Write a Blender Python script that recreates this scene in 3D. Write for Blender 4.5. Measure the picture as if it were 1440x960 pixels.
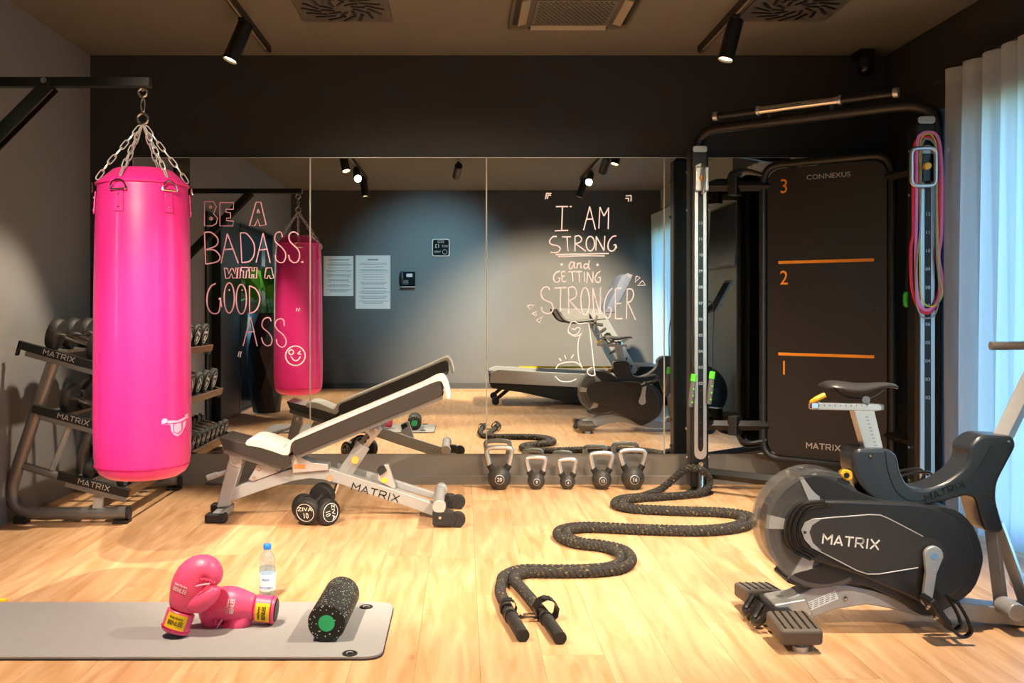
import bpy, math, random
from mathutils import Vector, Matrix
from mathutils.bvhtree import BVHTree
random.seed(7)
sc = bpy.context.scene
for o in list(bpy.data.objects): bpy.data.objects.remove(o)
COL = sc.collection

# ------------------------------------------------------------------ camera, world, exposure
F = 1350.0; CX = 652.0; CY = 431.0; H = 1.17; D = 6.343        # focal length (pixels of 1440), vanishing point, eye height, mirror wall distance
CEIL = 2.83; XL = -2.467; XR = 2.81; YB = -1.07
cam = bpy.data.cameras.new('camera'); camo = bpy.data.objects.new('camera', cam); COL.objects.link(camo)
camo.location = (0, 0, H); camo.rotation_euler = (math.pi/2, 0, 0)
cam.sensor_fit = 'HORIZONTAL'; cam.sensor_width = 36.0; cam.lens = 36.0*F/1440
cam.shift_x = (720-CX)/1440; cam.shift_y = -(480-CY)/1440
cam.clip_start = 0.02
sc.camera = camo
sc.view_settings.view_transform = 'Standard'; sc.view_settings.look = 'None'
sc.view_settings.gamma = 1.0; sc.view_settings.use_curve_mapping = False
sc.view_settings.exposure = 0.0
sc.cycles.sample_clamp_indirect = 3.0
sc.cycles.max_bounces = 10; sc.cycles.diffuse_bounces = 5; sc.cycles.glossy_bounces = 5
sc.cycles.transparent_max_bounces = 12

w = bpy.data.worlds.new('sky'); sc.world = w; w.use_nodes = True
nt = w.node_tree; nt.nodes.clear()
wo = nt.nodes.new('ShaderNodeOutputWorld'); bg = nt.nodes.new('ShaderNodeBackground')
sky = nt.nodes.new('ShaderNodeTexSky'); sky.sky_type = 'NISHITA'; sky.sun_disc = False
sky.sun_elevation = math.radians(38); sky.sun_rotation = math.radians(200); sky.air_density = 1.3; sky.dust_density = 0.6
bg.inputs['Strength'].default_value = 2.3
wb = nt.nodes.new('ShaderNodeMix'); wb.data_type = 'RGBA'; wb.blend_type = 'MULTIPLY'; wb.inputs['Factor'].default_value = 1.0
wb.inputs['B'].default_value = (0.40, 0.75, 1.0, 1)      # white balance of the photograph: daylight reads blue beside the warm lamps
nt.links.new(sky.outputs[0], wb.inputs['A']); nt.links.new(wb.outputs['Result'], bg.inputs['Color']); nt.links.new(bg.outputs[0], wo.inputs[0])

def P(px, py, y): return Vector(((px-CX)/F*y, y, H-(py-CY)/F*y))
def G(px, py, z=0.0):
    y = (H-z)*F/(py-CY); return Vector(((px-CX)/F*y, y, z))

# ------------------------------------------------------------------ materials
def lin(c):
    return tuple(((x/255)/12.92 if x/255 <= 0.04045 else ((x/255+0.055)/1.055)**2.4) for x in c)
MATS = {}
def mat(name, c, rough=0.5, metal=0.0, noise=0.0, nscale=20.0, bump=0.0, bscale=200.0, emit=0.0, trans=0.0, coat=0.0, stretch=None, spec=None, sheen=0.0):
    if name in MATS: return MATS[name]
    m = bpy.data.materials.new(name); m.use_nodes = True
    t = m.node_tree; b = t.nodes['Principled BSDF']
    col = (*lin(c), 1)
    b.inputs['Base Color'].default_value = col
    b.inputs['Roughness'].default_value = rough; b.inputs['Metallic'].default_value = metal
    if spec is not None: b.inputs['Specular IOR Level'].default_value = spec
    if coat: b.inputs['Coat Weight'].default_value = coat; b.inputs['Coat Roughness'].default_value = 0.1
    if sheen: b.inputs['Sheen Weight'].default_value = sheen
    if trans: b.inputs['Transmission Weight'].default_value = trans; b.inputs['IOR'].default_value = 1.3
    if emit: b.inputs['Emission Color'].default_value = col; b.inputs['Emission Strength'].default_value = emit
    tc = t.nodes.new('ShaderNodeTexCoord'); src = tc.outputs['Object']
    if stretch:
        mp = t.nodes.new('ShaderNodeMapping'); mp.inputs['Scale'].default_value = stretch
        t.links.new(src, mp.inputs[0]); src = mp.outputs[0]
    n = t.nodes.new('ShaderNodeTexNoise'); n.inputs['Scale'].default_value = nscale; n.inputs['Detail'].default_value = 4
    t.links.new(src, n.inputs['Vector'])
    mx = t.nodes.new('ShaderNodeMix'); mx.data_type = 'RGBA'
    k = noise
    mx.inputs['A'].default_value = (*[max(0, x*(1-k)) for x in col[:3]], 1); mx.inputs['B'].default_value = (*[min(1, x*(1+k)) for x in col[:3]], 1)
    t.links.new(n.outputs['Fac'], mx.inputs['Factor']); t.links.new(mx.outputs['Result'], b.inputs['Base Color'])
    if bump:
        n2 = t.nodes.new('ShaderNodeTexNoise'); n2.inputs['Scale'].default_value = bscale; n2.inputs['Detail'].default_value = 3
        t.links.new(src, n2.inputs['Vector'])
        bp = t.nodes.new('ShaderNodeBump'); bp.inputs['Strength'].default_value = bump; bp.inputs['Distance'].default_value = 0.01
        t.links.new(n2.outputs['Fac'], bp.inputs['Height']); t.links.new(bp.outputs[0], b.inputs['Normal'])
    MATS[name] = m
    return m
def mix_mat(name, shaders):
    """a material from two shaders: (type, color, rough), (type, color, rough), factor"""
    if name in MATS: return MATS[name]
    m = bpy.data.materials.new(name); m.use_nodes = True; t = m.node_tree
    t.nodes.clear(); out = t.nodes.new('ShaderNodeOutputMaterial')
    prev = None
    for s in shaders:
        nd = t.nodes.new('ShaderNodeBsdf'+s[0]); nd.inputs['Color'].default_value = (*lin(s[1]), 1)
        if 'Roughness' in nd.inputs and len(s) > 3: nd.inputs['Roughness'].default_value = s[3]
        if prev is None: prev = nd.outputs[0]
        else:
            mx = t.nodes.new('ShaderNodeMixShader'); mx.inputs[0].default_value = s[2]
            t.links.new(prev, mx.inputs[1]); t.links.new(nd.outputs[0], mx.inputs[2]); prev = mx.outputs[0]
    t.links.new(prev, out.inputs[0]); MATS[name] = m
    return m

M_wall = mat('charcoal_paint', (43, 43, 43), 0.75, noise=0.06, nscale=3, bump=0.05, bscale=300)
M_wall_left = mat('grey_paint', (126, 125, 124), 0.75, noise=0.06, nscale=3, bump=0.05, bscale=300)
M_wall_back = mat('slate_paint', (68, 66, 65), 0.7, noise=0.06, nscale=3, bump=0.05, bscale=300)
M_pale_wall = mat('pale_green_grey_paint', (150, 152, 140), 0.7, noise=0.05, nscale=3)
M_ceil = mat('taupe_ceiling_paint', (110, 104, 90), 0.8, noise=0.06, nscale=2)
M_base = mat('grey_skirting_paint', (116, 110, 102), 0.45, noise=0.05, nscale=6)
M_black = mat('black_powder_coat', (20, 20, 20), 0.42, noise=0.15, nscale=60)
M_blackgloss = mat('black_gloss', (14, 14, 15), 0.22, noise=0.1, nscale=40)
M_rubber = mat('black_rubber', (28, 27, 26), 0.6, noise=0.2, nscale=90, bump=0.1, bscale=400)
M_steel = mat('grey_painted_steel', (168, 168, 168), 0.35, 0.2, noise=0.08, nscale=30)
M_darksteel = mat('gunmetal_paint', (124, 122, 120), 0.33, 0.5, noise=0.1, nscale=30)
M_silver = mat('silver_paint', (196, 194, 192), 0.32, 0.5, noise=0.06, nscale=40)
M_matteblack = mat('matte_black_plastic', (12, 12, 13), 0.9, noise=0.1, spec=0.1)
M_chrome = mat('chrome', (225, 222, 216), 0.12, 1.0, noise=0.04, nscale=50)
M_satin = mat('satin_chrome', (226, 224, 220), 0.26, 0.8, noise=0.05, nscale=50)
M_zinc = mat('bright_zinc_chain', (220, 218, 214), 0.3, 0.6, noise=0.1, nscale=80)
M_alu = mat('brushed_aluminium', (205, 203, 200), 0.3, 0.9, noise=0.12, nscale=40, stretch=(30, 30, 1))
M_white = mat('white_print', (236, 232, 226), 0.5, noise=0.03)
M_orange = mat('orange_print', (244, 150, 32), 0.45, noise=0.05)
M_amber = mat('amber_plastic', (238, 172, 40), 0.35, noise=0.06, nscale=60)
M_pink = mat('pink_vinyl', (240, 44, 138), 0.38, noise=0.05, nscale=9, bump=0.06, bscale=25, coat=0.25)
M_glove = mat('pink_glove_leather', (240, 84, 130), 0.36, noise=0.06, nscale=25, bump=0.08, bscale=120)
M_palelogo = mat('pale_pink_print', (246, 190, 226), 0.5, noise=0.1, nscale=120)
M_yellow = mat('yellow_print', (248, 204, 12), 0.5, noise=0.04)
M_ink = mat('dark_ink', (34, 30, 24), 0.6, noise=0.1)
M_vinyl = mat('dark_upholstery_vinyl', (52, 46, 42), 0.42, noise=0.12, nscale=40, bump=0.08, bscale=250)
M_towel = mat('white_terry_towel', (244, 240, 232), 0.95, noise=0.05, nscale=200, bump=0.7, bscale=350, sheen=0.3)
M_mat = mat('grey_exercise_mat_foam', (156, 155, 156), 0.85, noise=0.05, nscale=25, bump=0.1, bscale=500)
M_mirror = mat('mirror_silvering', (226, 230, 226), 0.0, 1.0, noise=0.0)
M_letter = mat('pink_chalk_marker', (255, 186, 204), 0.6, noise=0.08, nscale=80)
M_letter2 = mat('pale_pink_chalk_marker', (255, 232, 232), 0.6, noise=0.08, nscale=80)
M_bike = mat('bike_shroud_plastic', (38, 36, 36), 0.32, noise=0.08, nscale=30)
M_bikeblue = mat('bike_frame_plastic', (44, 48, 54), 0.27, noise=0.08, nscale=30)
M_bikepanel = mat('bike_panel_plastic', (48, 46, 46), 0.5, noise=0.06, nscale=60)
M_green = mat('green_rubber', (44, 190, 120), 0.55, noise=0.08)
M_lime = mat('lime_green_plastic', (90, 214, 50), 0.4, noise=0.08)
M_grip = mat('grey_grip_rubber', (92, 92, 90), 0.6, noise=0.15, nscale=80)
M_screen = mat('dark_glass_screen', (34, 36, 40), 0.12, noise=0.05)
M_leaf = mat('green_leaf', (64, 140, 36), 0.4, noise=0.3, nscale=14)
M_pot = mat('black_faceted_pot', (30, 27, 25), 0.38, noise=0.12, nscale=20)
M_stone = mat('black_storage_panel', (14, 14, 14), 0.6, noise=0.1)
M_kettle = mat('kettlebell_rubber', (58, 54, 50), 0.48, noise=0.15, nscale=60, bump=0.05, bscale=300)
M_paper = mat('white_paper', (238, 240, 238), 0.7, noise=0.02)
M_bluecap = mat('blue_plastic_cap', (40, 130, 220), 0.4, noise=0.05)
M_labelpaper = mat('bottle_label_film', (222, 232, 242), 0.5, noise=0.05, nscale=60)

# wooden planks: each plank has its own tone, grain runs with its length
def wood():
    m = bpy.data.materials.new('oak_plank'); m.use_nodes = True; t = m.node_tree; b = t.nodes['Principled BSDF']
    L = t.links.new
    geo = t.nodes.new('ShaderNodeNewGeometry'); oi = t.nodes.new('ShaderNodeObjectInfo')
    cmb = t.nodes.new('ShaderNodeCombineXYZ')
    mul = t.nodes.new('ShaderNodeMath'); mul.operation = 'MULTIPLY'; mul.inputs[1].default_value = 37.0
    L(oi.outputs['Random'], mul.inputs[0]); L(mul.outputs[0], cmb.inputs[0]); L(mul.outputs[0], cmb.inputs[1])
    add = t.nodes.new('ShaderNodeVectorMath'); add.operation = 'ADD'; L(geo.outputs['Position'], add.inputs[0]); L(cmb.outputs[0], add.inputs[1])
    mp = t.nodes.new('ShaderNodeMapping'); mp.inputs['Scale'].default_value = (9, 0.9, 1); L(add.outputs[0], mp.inputs[0])
    n1 = t.nodes.new('ShaderNodeTexNoise'); n1.inputs['Scale'].default_value = 2.2; n1.inputs['Detail'].default_value = 7; n1.inputs['Distortion'].default_value = 0.8; L(mp.outputs[0], n1.inputs['Vector'])
    r1 = t.nodes.new('ShaderNodeValToRGB'); e = r1.color_ramp.elements
    e[0].position = 0.3; e[0].color = (*lin((196, 146, 98)), 1); e[1].position = 0.70; e[1].color = (*lin((230, 187, 143)), 1)
    L(n1.outputs['Fac'], r1.inputs[0])
    # knots
    mp2 = t.nodes.new('ShaderNodeMapping'); mp2.inputs['Scale'].default_value = (2.6, 1.1, 1); L(add.outputs[0], mp2.inputs[0])
    vo = t.nodes.new('ShaderNodeTexVoronoi'); vo.inputs['Scale'].default_value = 1.5; L(mp2.outputs[0], vo.inputs['Vector'])
    rk = t.nodes.new('ShaderNodeValToRGB'); k = rk.color_ramp.elements
    k[0].position = 0.02; k[0].color = (1, 1, 1, 1); k[1].position = 0.075; k[1].color = (0, 0, 0, 1); L(vo.outputs['Distance'], rk.inputs[0])
    kn = t.nodes.new('ShaderNodeMath'); kn.operation = 'MULTIPLY'; kn.inputs[1].default_value = 0.75; L(rk.outputs[0], kn.inputs[0])
    mk = t.nodes.new('ShaderNodeMix'); mk.data_type = 'RGBA'; mk.inputs['B'].default_value = (*lin((150, 100, 56)), 1)
    L(kn.outputs[0], mk.inputs['Factor']); L(r1.outputs[0], mk.inputs['A'])
    # long smoky streaks and blotches in the boards
    mp3 = t.nodes.new('ShaderNodeMapping'); mp3.inputs['Scale'].default_value = (3.2, 0.7, 1); L(add.outputs[0], mp3.inputs[0])
    n3 = t.nodes.new('ShaderNodeTexNoise'); n3.inputs['Scale'].default_value = 1.7; n3.inputs['Detail'].default_value = 5; n3.inputs['Distortion'].default_value = 1.5; L(mp3.outputs[0], n3.inputs['Vector'])
    r3 = t.nodes.new('ShaderNodeValToRGB'); e3 = r3.color_ramp.elements; e3[0].position = 0.52; e3[0].color = (0, 0, 0, 1); e3[1].position = 0.78; e3[1].color = (0.55, 0.55, 0.55, 1); L(n3.outputs['Fac'], r3.inputs[0])
    mk2 = t.nodes.new('ShaderNodeMix'); mk2.data_type = 'RGBA'; mk2.inputs['B'].default_value = (*lin((180, 126, 78)), 1)
    L(r3.outputs[0], mk2.inputs['Factor']); L(mk.outputs['Result'], mk2.inputs['A']); mk = mk2
    # tone per plank
    hs = t.nodes.new('ShaderNodeHueSaturation'); mr = t.nodes.new('ShaderNodeMapRange'); mr.inputs['To Min'].default_value = 0.9; mr.inputs['To Max'].default_value = 1.08
    L(oi.outputs['Random'], mr.inputs[0]); L(mr.outputs[0], hs.inputs['Value']); L(mk.outputs['Result'], hs.inputs['Color'])
    L(hs.outputs[0], b.inputs['Base Color'])
    b.inputs['Roughness'].default_value = 0.42
    bp = t.nodes.new('ShaderNodeBump'); bp.inputs['Strength'].default_value = 0.06; bp.inputs['Distance'].default_value = 0.003
    L(n1.outputs['Fac'], bp.inputs['Height']); L(bp.outputs[0], b.inputs['Normal'])
    return m
M_wood = wood()

def speckle(name, base, spots, scale, width):
    m = mat(name, base, 0.65, noise=0.1); t = m.node_tree; b = t.nodes['Principled BSDF']
    tc = t.nodes.new('ShaderNodeTexCoord'); vo = t.nodes.new('ShaderNodeTexVoronoi'); vo.inputs['Scale'].default_value = scale
    t.links.new(tc.outputs['Object'], vo.inputs['Vector'])
    r = t.nodes.new('ShaderNodeValToRGB'); r.color_ramp.interpolation = 'CONSTANT'; e = r.color_ramp.elements
    e[0].color = (*lin(spots), 1); e[1].position = width; e[1].color = (*lin(base), 1)
    t.links.new(vo.outputs['Distance'], r.inputs[0]); t.links.new(r.outputs[0], b.inputs['Base Color'])
    return m
M_roller = speckle('speckled_black_foam', (22, 22, 20), (190, 220, 200), 90, 0.21)

def rope_mat():
    m = mat('black_rope_yarn', (34, 30, 30), 0.8, noise=0.3, nscale=300, bump=0.5, bscale=500); t = m.node_tree; b = t.nodes['Principled BSDF']
    tc = t.nodes.new('ShaderNodeTexCoord'); n = t.nodes.new('ShaderNodeTexNoise'); n.inputs['Scale'].default_value = 85; n.inputs['Detail'].default_value = 2
    t.links.new(tc.outputs['Object'], n.inputs['Vector'])
    r = t.nodes.new('ShaderNodeValToRGB'); e = r.color_ramp.elements
    e[0].position = 0.60; e[0].color = (*lin((44, 40, 39)), 1); e[1].position = 0.68; e[1].color = (*lin((128, 114, 62)), 1)
    t.links.new(n.outputs['Fac'], r.inputs[0]); t.links.new(r.outputs[0], b.inputs['Base Color'])
    return m
M_rope = rope_mat()

def glow(name, c, strength):
    m = bpy.data.materials.new(name); m.use_nodes = True; t = m.node_tree; t.nodes.clear()
    o = t.nodes.new('ShaderNodeOutputMaterial'); e = t.nodes.new('ShaderNodeEmission'); e.inputs[0].default_value = (*lin(c), 1); e.inputs[1].default_value = strength
    t.links.new(e.outputs[0], o.inputs[0]); MATS[name] = m; return m
M_lamp = glow('warm_lamp_lens', (255, 214, 150), 12.0)
M_lampcool = glow('cool_lamp_lens', (190, 235, 255), 12.0)
M_lcd = glow('lit_display', (200, 225, 245), 0.8)
M_glass = mix_mat('clear_glass', [('Transparent', (250, 252, 252), 0), ('Glossy', (255, 255, 255), 0.07, 0.02)])
M_curtain = mix_mat('sheer_curtain', [('Translucent', (232, 240, 244), 0), ('Diffuse', (224, 230, 232), 0.5), ('Transparent', (255, 255, 255), 0.22)])
M_guard = mix_mat('smoked_clear_plastic', [('Transparent', (236, 236, 234), 0), ('Diffuse', (190, 188, 186), 0.10), ('Glossy', (255, 255, 255), 0.10, 0.12)])
M_bottle = mix_mat('clear_bottle_plastic', [('Transparent', (236, 244, 248), 0), ('Glossy', (255, 255, 255), 0.16, 0.08), ('Diffuse', (220, 232, 240), 0.10)])
M_water = mix_mat('clear_water', [('Transparent', (226, 240, 248), 0), ('Glossy', (255, 255, 255), 0.08, 0.03)])

# ------------------------------------------------------------------ mesh helpers
OFF = {}
def catmull(pts, n=8, closed=False):
    pts = [Vector(p) for p in pts]; out = []
    N = len(pts); rng = range(N) if closed else range(N-1)
    for i in rng:
        p1 = pts[i]; p2 = pts[(i+1) % N]
        p0 = pts[i-1] if (i > 0 or closed) else p1*2-p2
        p3 = pts[(i+2) % N] if (i+2 < N or closed) else p2*2-p1
        for k in range(n):
            t = k/n
            out.append(0.5*((2*p1)+(p2-p0)*t+(2*p0-5*p1+4*p2-p3)*t*t+(3*p1-p0-3*p2+p3)*t**3))
    if not closed: out.append(pts[-1])
    return out
def round_poly(poly, r, n=4):
    """round the corners of a 2D polygon"""
    out = []; N = len(poly)
    for i in range(N):
        a = Vector(poly[i-1]); b = Vector(poly[i]); c = Vector(poly[(i+1) % N])
        d1 = (a-b); d2 = (c-b); l = min(r, d1.length*0.45, d2.length*0.45)
        s = b+d1.normalized()*l; e = b+d2.normalized()*l
        for k in range(n+1):
            t = k/n; out.append(tuple((1-t)**2*s+2*t*(1-t)*b+t*t*e))
    return out
class MB:
    def __init__(s): s.v = []; s.f = []
    def add(s, vs, fs):
        o = len(s.v); s.v += [Vector(v) for v in vs]; s.f += [tuple(i+o for i in f) for f in fs]; return s
    def box(s, c, size, rot=None):
        c = Vector(c); h = Vector(size)/2
        vs = [Vector((x*h.x, y*h.y, z*h.z)) for x in (-1, 1) for y in (-1, 1) for z in (-1, 1)]
        if rot is not None: vs = [rot @ v for v in vs]
        return s.add([v+c for v in vs], [(0, 1, 3, 2), (4, 6, 7, 5), (0, 4, 5, 1), (2, 3, 7, 6), (0, 2, 6, 4), (1, 5, 7, 3)])
    def prism(s, bottom, top):
        """two matching loops of 3D points"""
        n = len(bottom)
        return s.add(list(bottom)+list(top), [tuple(range(n)), tuple(reversed(range(n, 2*n)))]+[(i, i+n, (i+1) % n+n, (i+1) % n) for i in range(n)])
    def xz(s, poly, y0, y1):
        return s.prism([(p[0], y0, p[1]) for p in poly], [(p[0], y1, p[1]) for p in poly])
    def xy(s, poly, z0, z1):
        return s.prism([(p[0], p[1], z0) for p in poly], [(p[0], p[1], z1) for p in poly])
    def tube(s, path, r, n=10, closed=False, flat=None, cap=True, up=None):
        path = [Vector(p) for p in path]; N = len(path)
        rs = r if isinstance(r, (list, tuple)) else [r]*N
        fl = flat if isinstance(flat, (list, tuple)) else [flat if flat else 1.0]*N
        def tan(i):
            if closed: return (path[(i+1) % N]-path[i-1]).normalized()
            return (path[min(i+1, N-1)]-path[max(i-1, 0)]).normalized()
        t0 = tan(0); u = Vector(up) if up else (Vector((0, 0, 1)) if abs(t0.z) < 0.9 else Vector((0, 1, 0)))
        u = (u-t0*u.dot(t0)).normalized(); vs = []; pt = t0
        for i in range(N):
            t = tan(i)
            if up:
                u = Vector(up)
            else:
                q = pt.rotation_difference(t); u = q @ u
            u = (u-t*u.dot(t)).normalized(); w_ = t.cross(u); pt = t
            for k in range(n):
                a = 2*math.pi*k/n
                vs.append(path[i]+u*math.cos(a)*rs[i]+w_*math.sin(a)*rs[i]*fl[i])
        fs = []
        for i in range(N if closed else N-1):
            j = (i+1) % N
            for k in range(n): fs.append((i*n+k, i*n+(k+1) % n, j*n+(k+1) % n, j*n+k))
        if cap and not closed: fs += [tuple(reversed(range(n))), tuple(range((N-1)*n, N*n))]
        return s.add(vs, fs)
    def lathe(s, prof, n=24, c=(0, 0, 0), M=None):
        c = Vector(c); vs = []; fs = []
        for (r, z) in prof:
            for k in range(n):
                a = 2*math.pi*k/n; v = Vector((r*math.cos(a), r*math.sin(a), z)); vs.append((M @ v if M else v)+c)
        for i in range(len(prof)-1):
            for k in range(n): fs.append((i*n+k, i*n+(k+1) % n, (i+1)*n+(k+1) % n, (i+1)*n+k))
        fs += [tuple(reversed(range(n))), tuple(range((len(prof)-1)*n, len(prof)*n))]
        return s.add(vs, fs)
    def ball(s, c, r, n=16, m=10, sc_=(1, 1, 1)):
        pr = [(max(1e-4, math.sin(math.pi*i/m)), -math.cos(math.pi*i/m)) for i in range(m+1)]
        return s.lathe([(a*r, b*r) for a, b in pr], n, c, Matrix.Diagonal(Vector(sc_)))
    def bvh(s): return BVHTree.FromPolygons(s.v, s.f)
    def build(s, name, m, parent=None, smooth=True, bevel=0.0, seg=2, sub=0, angle=40, kind=None):
        off = OFF.get(parent.name, Vector((0, 0, 0))) if parent else Vector((0, 0, 0))
        me = bpy.data.meshes.new(name); me.from_pydata([tuple(v-off) for v in s.v], [], s.f); me.validate()
        import bmesh
        bm = bmesh.new(); bm.from_mesh(me); bmesh.ops.recalc_face_normals(bm, faces=bm.faces); bm.to_mesh(me); bm.free()
        o = mk(name, me, m, parent)
        if smooth:
            for p in me.polygons: p.use_smooth = True
            if not bevel and not sub: me.set_sharp_from_angle(angle=math.radians(angle))
        if bevel:
            b = o.modifiers.new('bevel', 'BEVEL'); b.width = bevel; b.segments = seg; b.limit_method = 'ANGLE'; b.angle_limit = math.radians(35); b.harden_normals = True
        if sub:
            q = o.modifiers.new('sub', 'SUBSURF'); q.levels = sub; q.render_levels = sub
        if kind: o['kind'] = kind
        return o
def mk(name, data, m=None, parent=None):
    o = bpy.data.objects.new(name, data); COL.objects.link(o)
    if m is not None:
        data.materials.clear(); data.materials.append(m)
    if parent is not None:
        o.parent = parent; OFF[o.name] = OFF.get(parent.name, Vector((0, 0, 0)))
    return o
def tag(o, label, cat, group=None):
    o['label'] = label; o['category'] = cat
    if group: o['group'] = group
    return o
def thing(name, label, cat, loc=(0, 0, 0), group=None):
    o = bpy.data.objects.new(name, None); COL.objects.link(o); o.location = loc; o.empty_display_size = 0.1
    OFF[o.name] = Vector(loc)
    return tag(o, label, cat, group)
def struct(o): o['kind'] = 'structure'; return o
def copy_tree(o, parent=None):
    c = o.copy(); COL.objects.link(c); c.parent = parent
    for ch in o.children: copy_tree(ch, c)
    return c
LOGO = {'M': [[(0, 0), (0, 1), (.5, .42), (1, 1), (1, 0)]], 'A': [[(0, 0), (.5, 1), (1, 0)], [(.36, .24), (.64, .24)]], 'T': [[(0, 1), (1, 1)], [(.5, 1), (.5, 0)]], 'R': [[(0, 0), (0, 1), (.8, 1), (.95, .85), (.95, .6), (.8, .42), (0, .42)], [(.5, .42), (.98, 0)]], 'I': [[(.5, 0), (.5, 1)]], 'X': [[(0, 0), (1, 1)], [(0, 1), (1, 0)]]}
def logo(name, m, parent, M, width, height, thick=None):
    """the wide MATRIX word mark drawn with flat strokes"""
    th = thick or height*0.17; x = 0.0; strokes = []; adv = {'I': 0.55}
    for ch in 'MATRIX':
        w0 = 1.25 if ch == 'M' else (0.25 if ch == 'I' else 1.1)
        for s_ in LOGO[ch]: strokes.append([(x+(0.5*w0 if ch == 'I' else px*w0), py) for px, py in s_])
        x += w0+0.42
    tot = x-0.42; k = width/tot; b = MB()
    for st in strokes:
        pts = [Vector((px*k-width/2, (py-0.5)*height)) for px, py in st]
        for p, q in zip(pts[:-1], pts[1:]):
            d = (q-p).normalized(); n_ = Vector((-d.y, d.x))*th/2; p = p-d*th*0.35; q = q+d*th*0.35
            L3 = [M @ Vector((v.x, v.y, 0)) for v in (p-n_, q-n_, q+n_, p+n_)]; up3 = M.to_3x3() @ Vector((0, 0, 0.0012))
            b.prism(L3, [v+up3 for v in L3])
    return b.build(name, m, parent, smooth=False)
def text_mesh(body, size, xs=1.0, bold=0.0, align='CENTER', sub=False):
    bold = 0.0
    cu = bpy.data.curves.new('text', 'FONT'); cu.body = body; cu.size = size; cu.align_x = align; cu.align_y = 'CENTER'; cu.offset = bold; cu.resolution_u = 3
    cu.extrude = 0.0006
    o = bpy.data.objects.new('text', cu); COL.objects.link(o); bpy.context.view_layer.update()
    me = bpy.data.meshes.new_from_object(o.evaluated_get(bpy.context.evaluated_depsgraph_get()))
    bpy.data.objects.remove(o); bpy.data.curves.remove(cu)
    for v in me.vertices: v.co.x *= xs
    return me
def text(name, body, size, m, parent, M, xs=1.0, bold=0.0, bvh=None, direction=None, lift=0.0012, label=None):
    """lettering laid on a surface: M maps the text plane to the world; with bvh it is pressed onto the surface along 'direction'"""
    me = text_mesh(body, size, xs, bold); me.name = name
    off = OFF.get(parent.name, Vector((0, 0, 0))) if parent else Vector((0, 0, 0))
    project(me, M, off, bvh, direction, lift)
    o = mk(name, me, m, parent)
    if label: o['label'] = label
    return o
def project(me, M, off, bvh, direction, lift):
    if bvh:
        import bmesh
        bm = bmesh.new(); bm.from_mesh(me); bmesh.ops.triangulate(bm, faces=bm.faces)
        bmesh.ops.subdivide_edges(bm, edges=[e for e in bm.edges if e.calc_length() > 0.012], cuts=2); bmesh.ops.triangulate(bm, faces=bm.faces); bm.to_mesh(me); bm.free()
        d = Vector(direction).normalized()
    for v in me.vertices:
        z = v.co.z; p = M @ Vector((v.co.x, v.co.y, 0 if bvh else z))
        if bvh:
            h = bvh.ray_cast(p-d*0.3, d)
            p = (h[0]-d*(lift+z)) if h[0] is not None else p
        v.co = p-off
def frame(origin, right, up):
    """matrix whose x,y axes are 'right','up' and whose z axis points towards the viewer of the text"""
    r = Vector(right).normalized(); u = Vector(up); u = (u-r*u.dot(r)).normalized(); n = r.cross(u)
    M = Matrix((r, u, n)).transposed().to_4x4(); M.translation = Vector(origin); return M
RX = lambda a: Matrix.Rotation(a, 3, 'X'); RY = lambda a: Matrix.Rotation(a, 3, 'Y'); RZ = lambda a: Matrix.Rotation(a, 3, 'Z')
FRONT = ((1, 0, 0), (0, 0, 1))     # text facing the camera side (-y)

# ------------------------------------------------------------------ the room
sub = struct(MB().box(((XL+XR)/2, (YB+D)/2, -0.05), (XR-XL+0.3, D-YB+0.3, 0.076)).build('floor', mat('dark_subfloor', (70, 48, 30), 0.9, noise=0.1), smooth=False))
pw = 0.21; cols = int((XR-XL)/pw)+1
unit = MB().box((0.5, 0.5, -0.006), (1, 1, 0.012)); unit_me = None
for c in range(cols):
    x0 = XL+c*pw; x1 = min(x0+pw, XR)
    y = YB-random.uniform(0, 1.7)
    while y < D:
        y0 = max(y, YB); y1 = min(y+1.9, D); y += 1.9
        if y1-y0 < 0.02: continue
        if unit_me is None:
            o = unit.build('plank', M_wood, sub, smooth=False); unit_me = o.data
        else: o = mk('plank', unit_me, None, sub)
        o.location = (x0+0.0004, y0+0.0004, 0); o.scale = (x1-x0-0.0008, y1-y0-0.0008, 1)
T = 0.12
struct(MB().box(((XL+XR)/2, (YB+D)/2, CEIL+T/2), (XR-XL+2*T, D-YB+2*T, T)).build('ceiling', M_ceil, smooth=False))
struct(MB().box(((XL+XR)/2, D+T/2+0.002, CEIL/2), (XR-XL+2*T, T, CEIL)).build('wall_back', M_wall, smooth=False))
struct(MB().box(((XL+XR)/2, YB-T/2, CEIL/2), (XR-XL+2*T, T, CEIL)).build('wall_front', M_wall_back, smooth=False))
def wall_x(name, x, t, m, holes, y0=YB, y1=D):
    """a wall in the plane x with rectangular openings (ya, yb, za, zb)"""
    b = MB(); cur = y0
    def seg(a, c, z0, z1):
        if c-a > 1e-3 and z1-z0 > 1e-3: b.box((x+t/2, (a+c)/2, (z0+z1)/2), (abs(t), c-a, z1-z0))
    for (a, c, za, zb) in sorted(holes):
        seg(cur, a, 0, CEIL); seg(a, c, 0, za); seg(a, c, zb, CEIL); cur = c
    seg(cur, y1, 0, CEIL)
    return struct(b.build(name, m, smooth=False))
LH = [(0.35, 2.15, 0.0, 2.08), (2.95, 3.5, 0.0, 2.08)]
wall_x('wall_left', XL, -T, M_wall_left, LH)
RH = [(3.62, 4.93, 0.08, 2.27), (-0.75, 1.15, 0.08, 2.27)]
wall_x('wall_right', XR, T, M_pale_wall, RH, YB, 5.05)
struct(MB().box((XR+T/2, (5.05+D)/2, CEIL/2), (T, D-5.05, CEIL)).build('wall_corner', M_wall, smooth=False))
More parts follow.
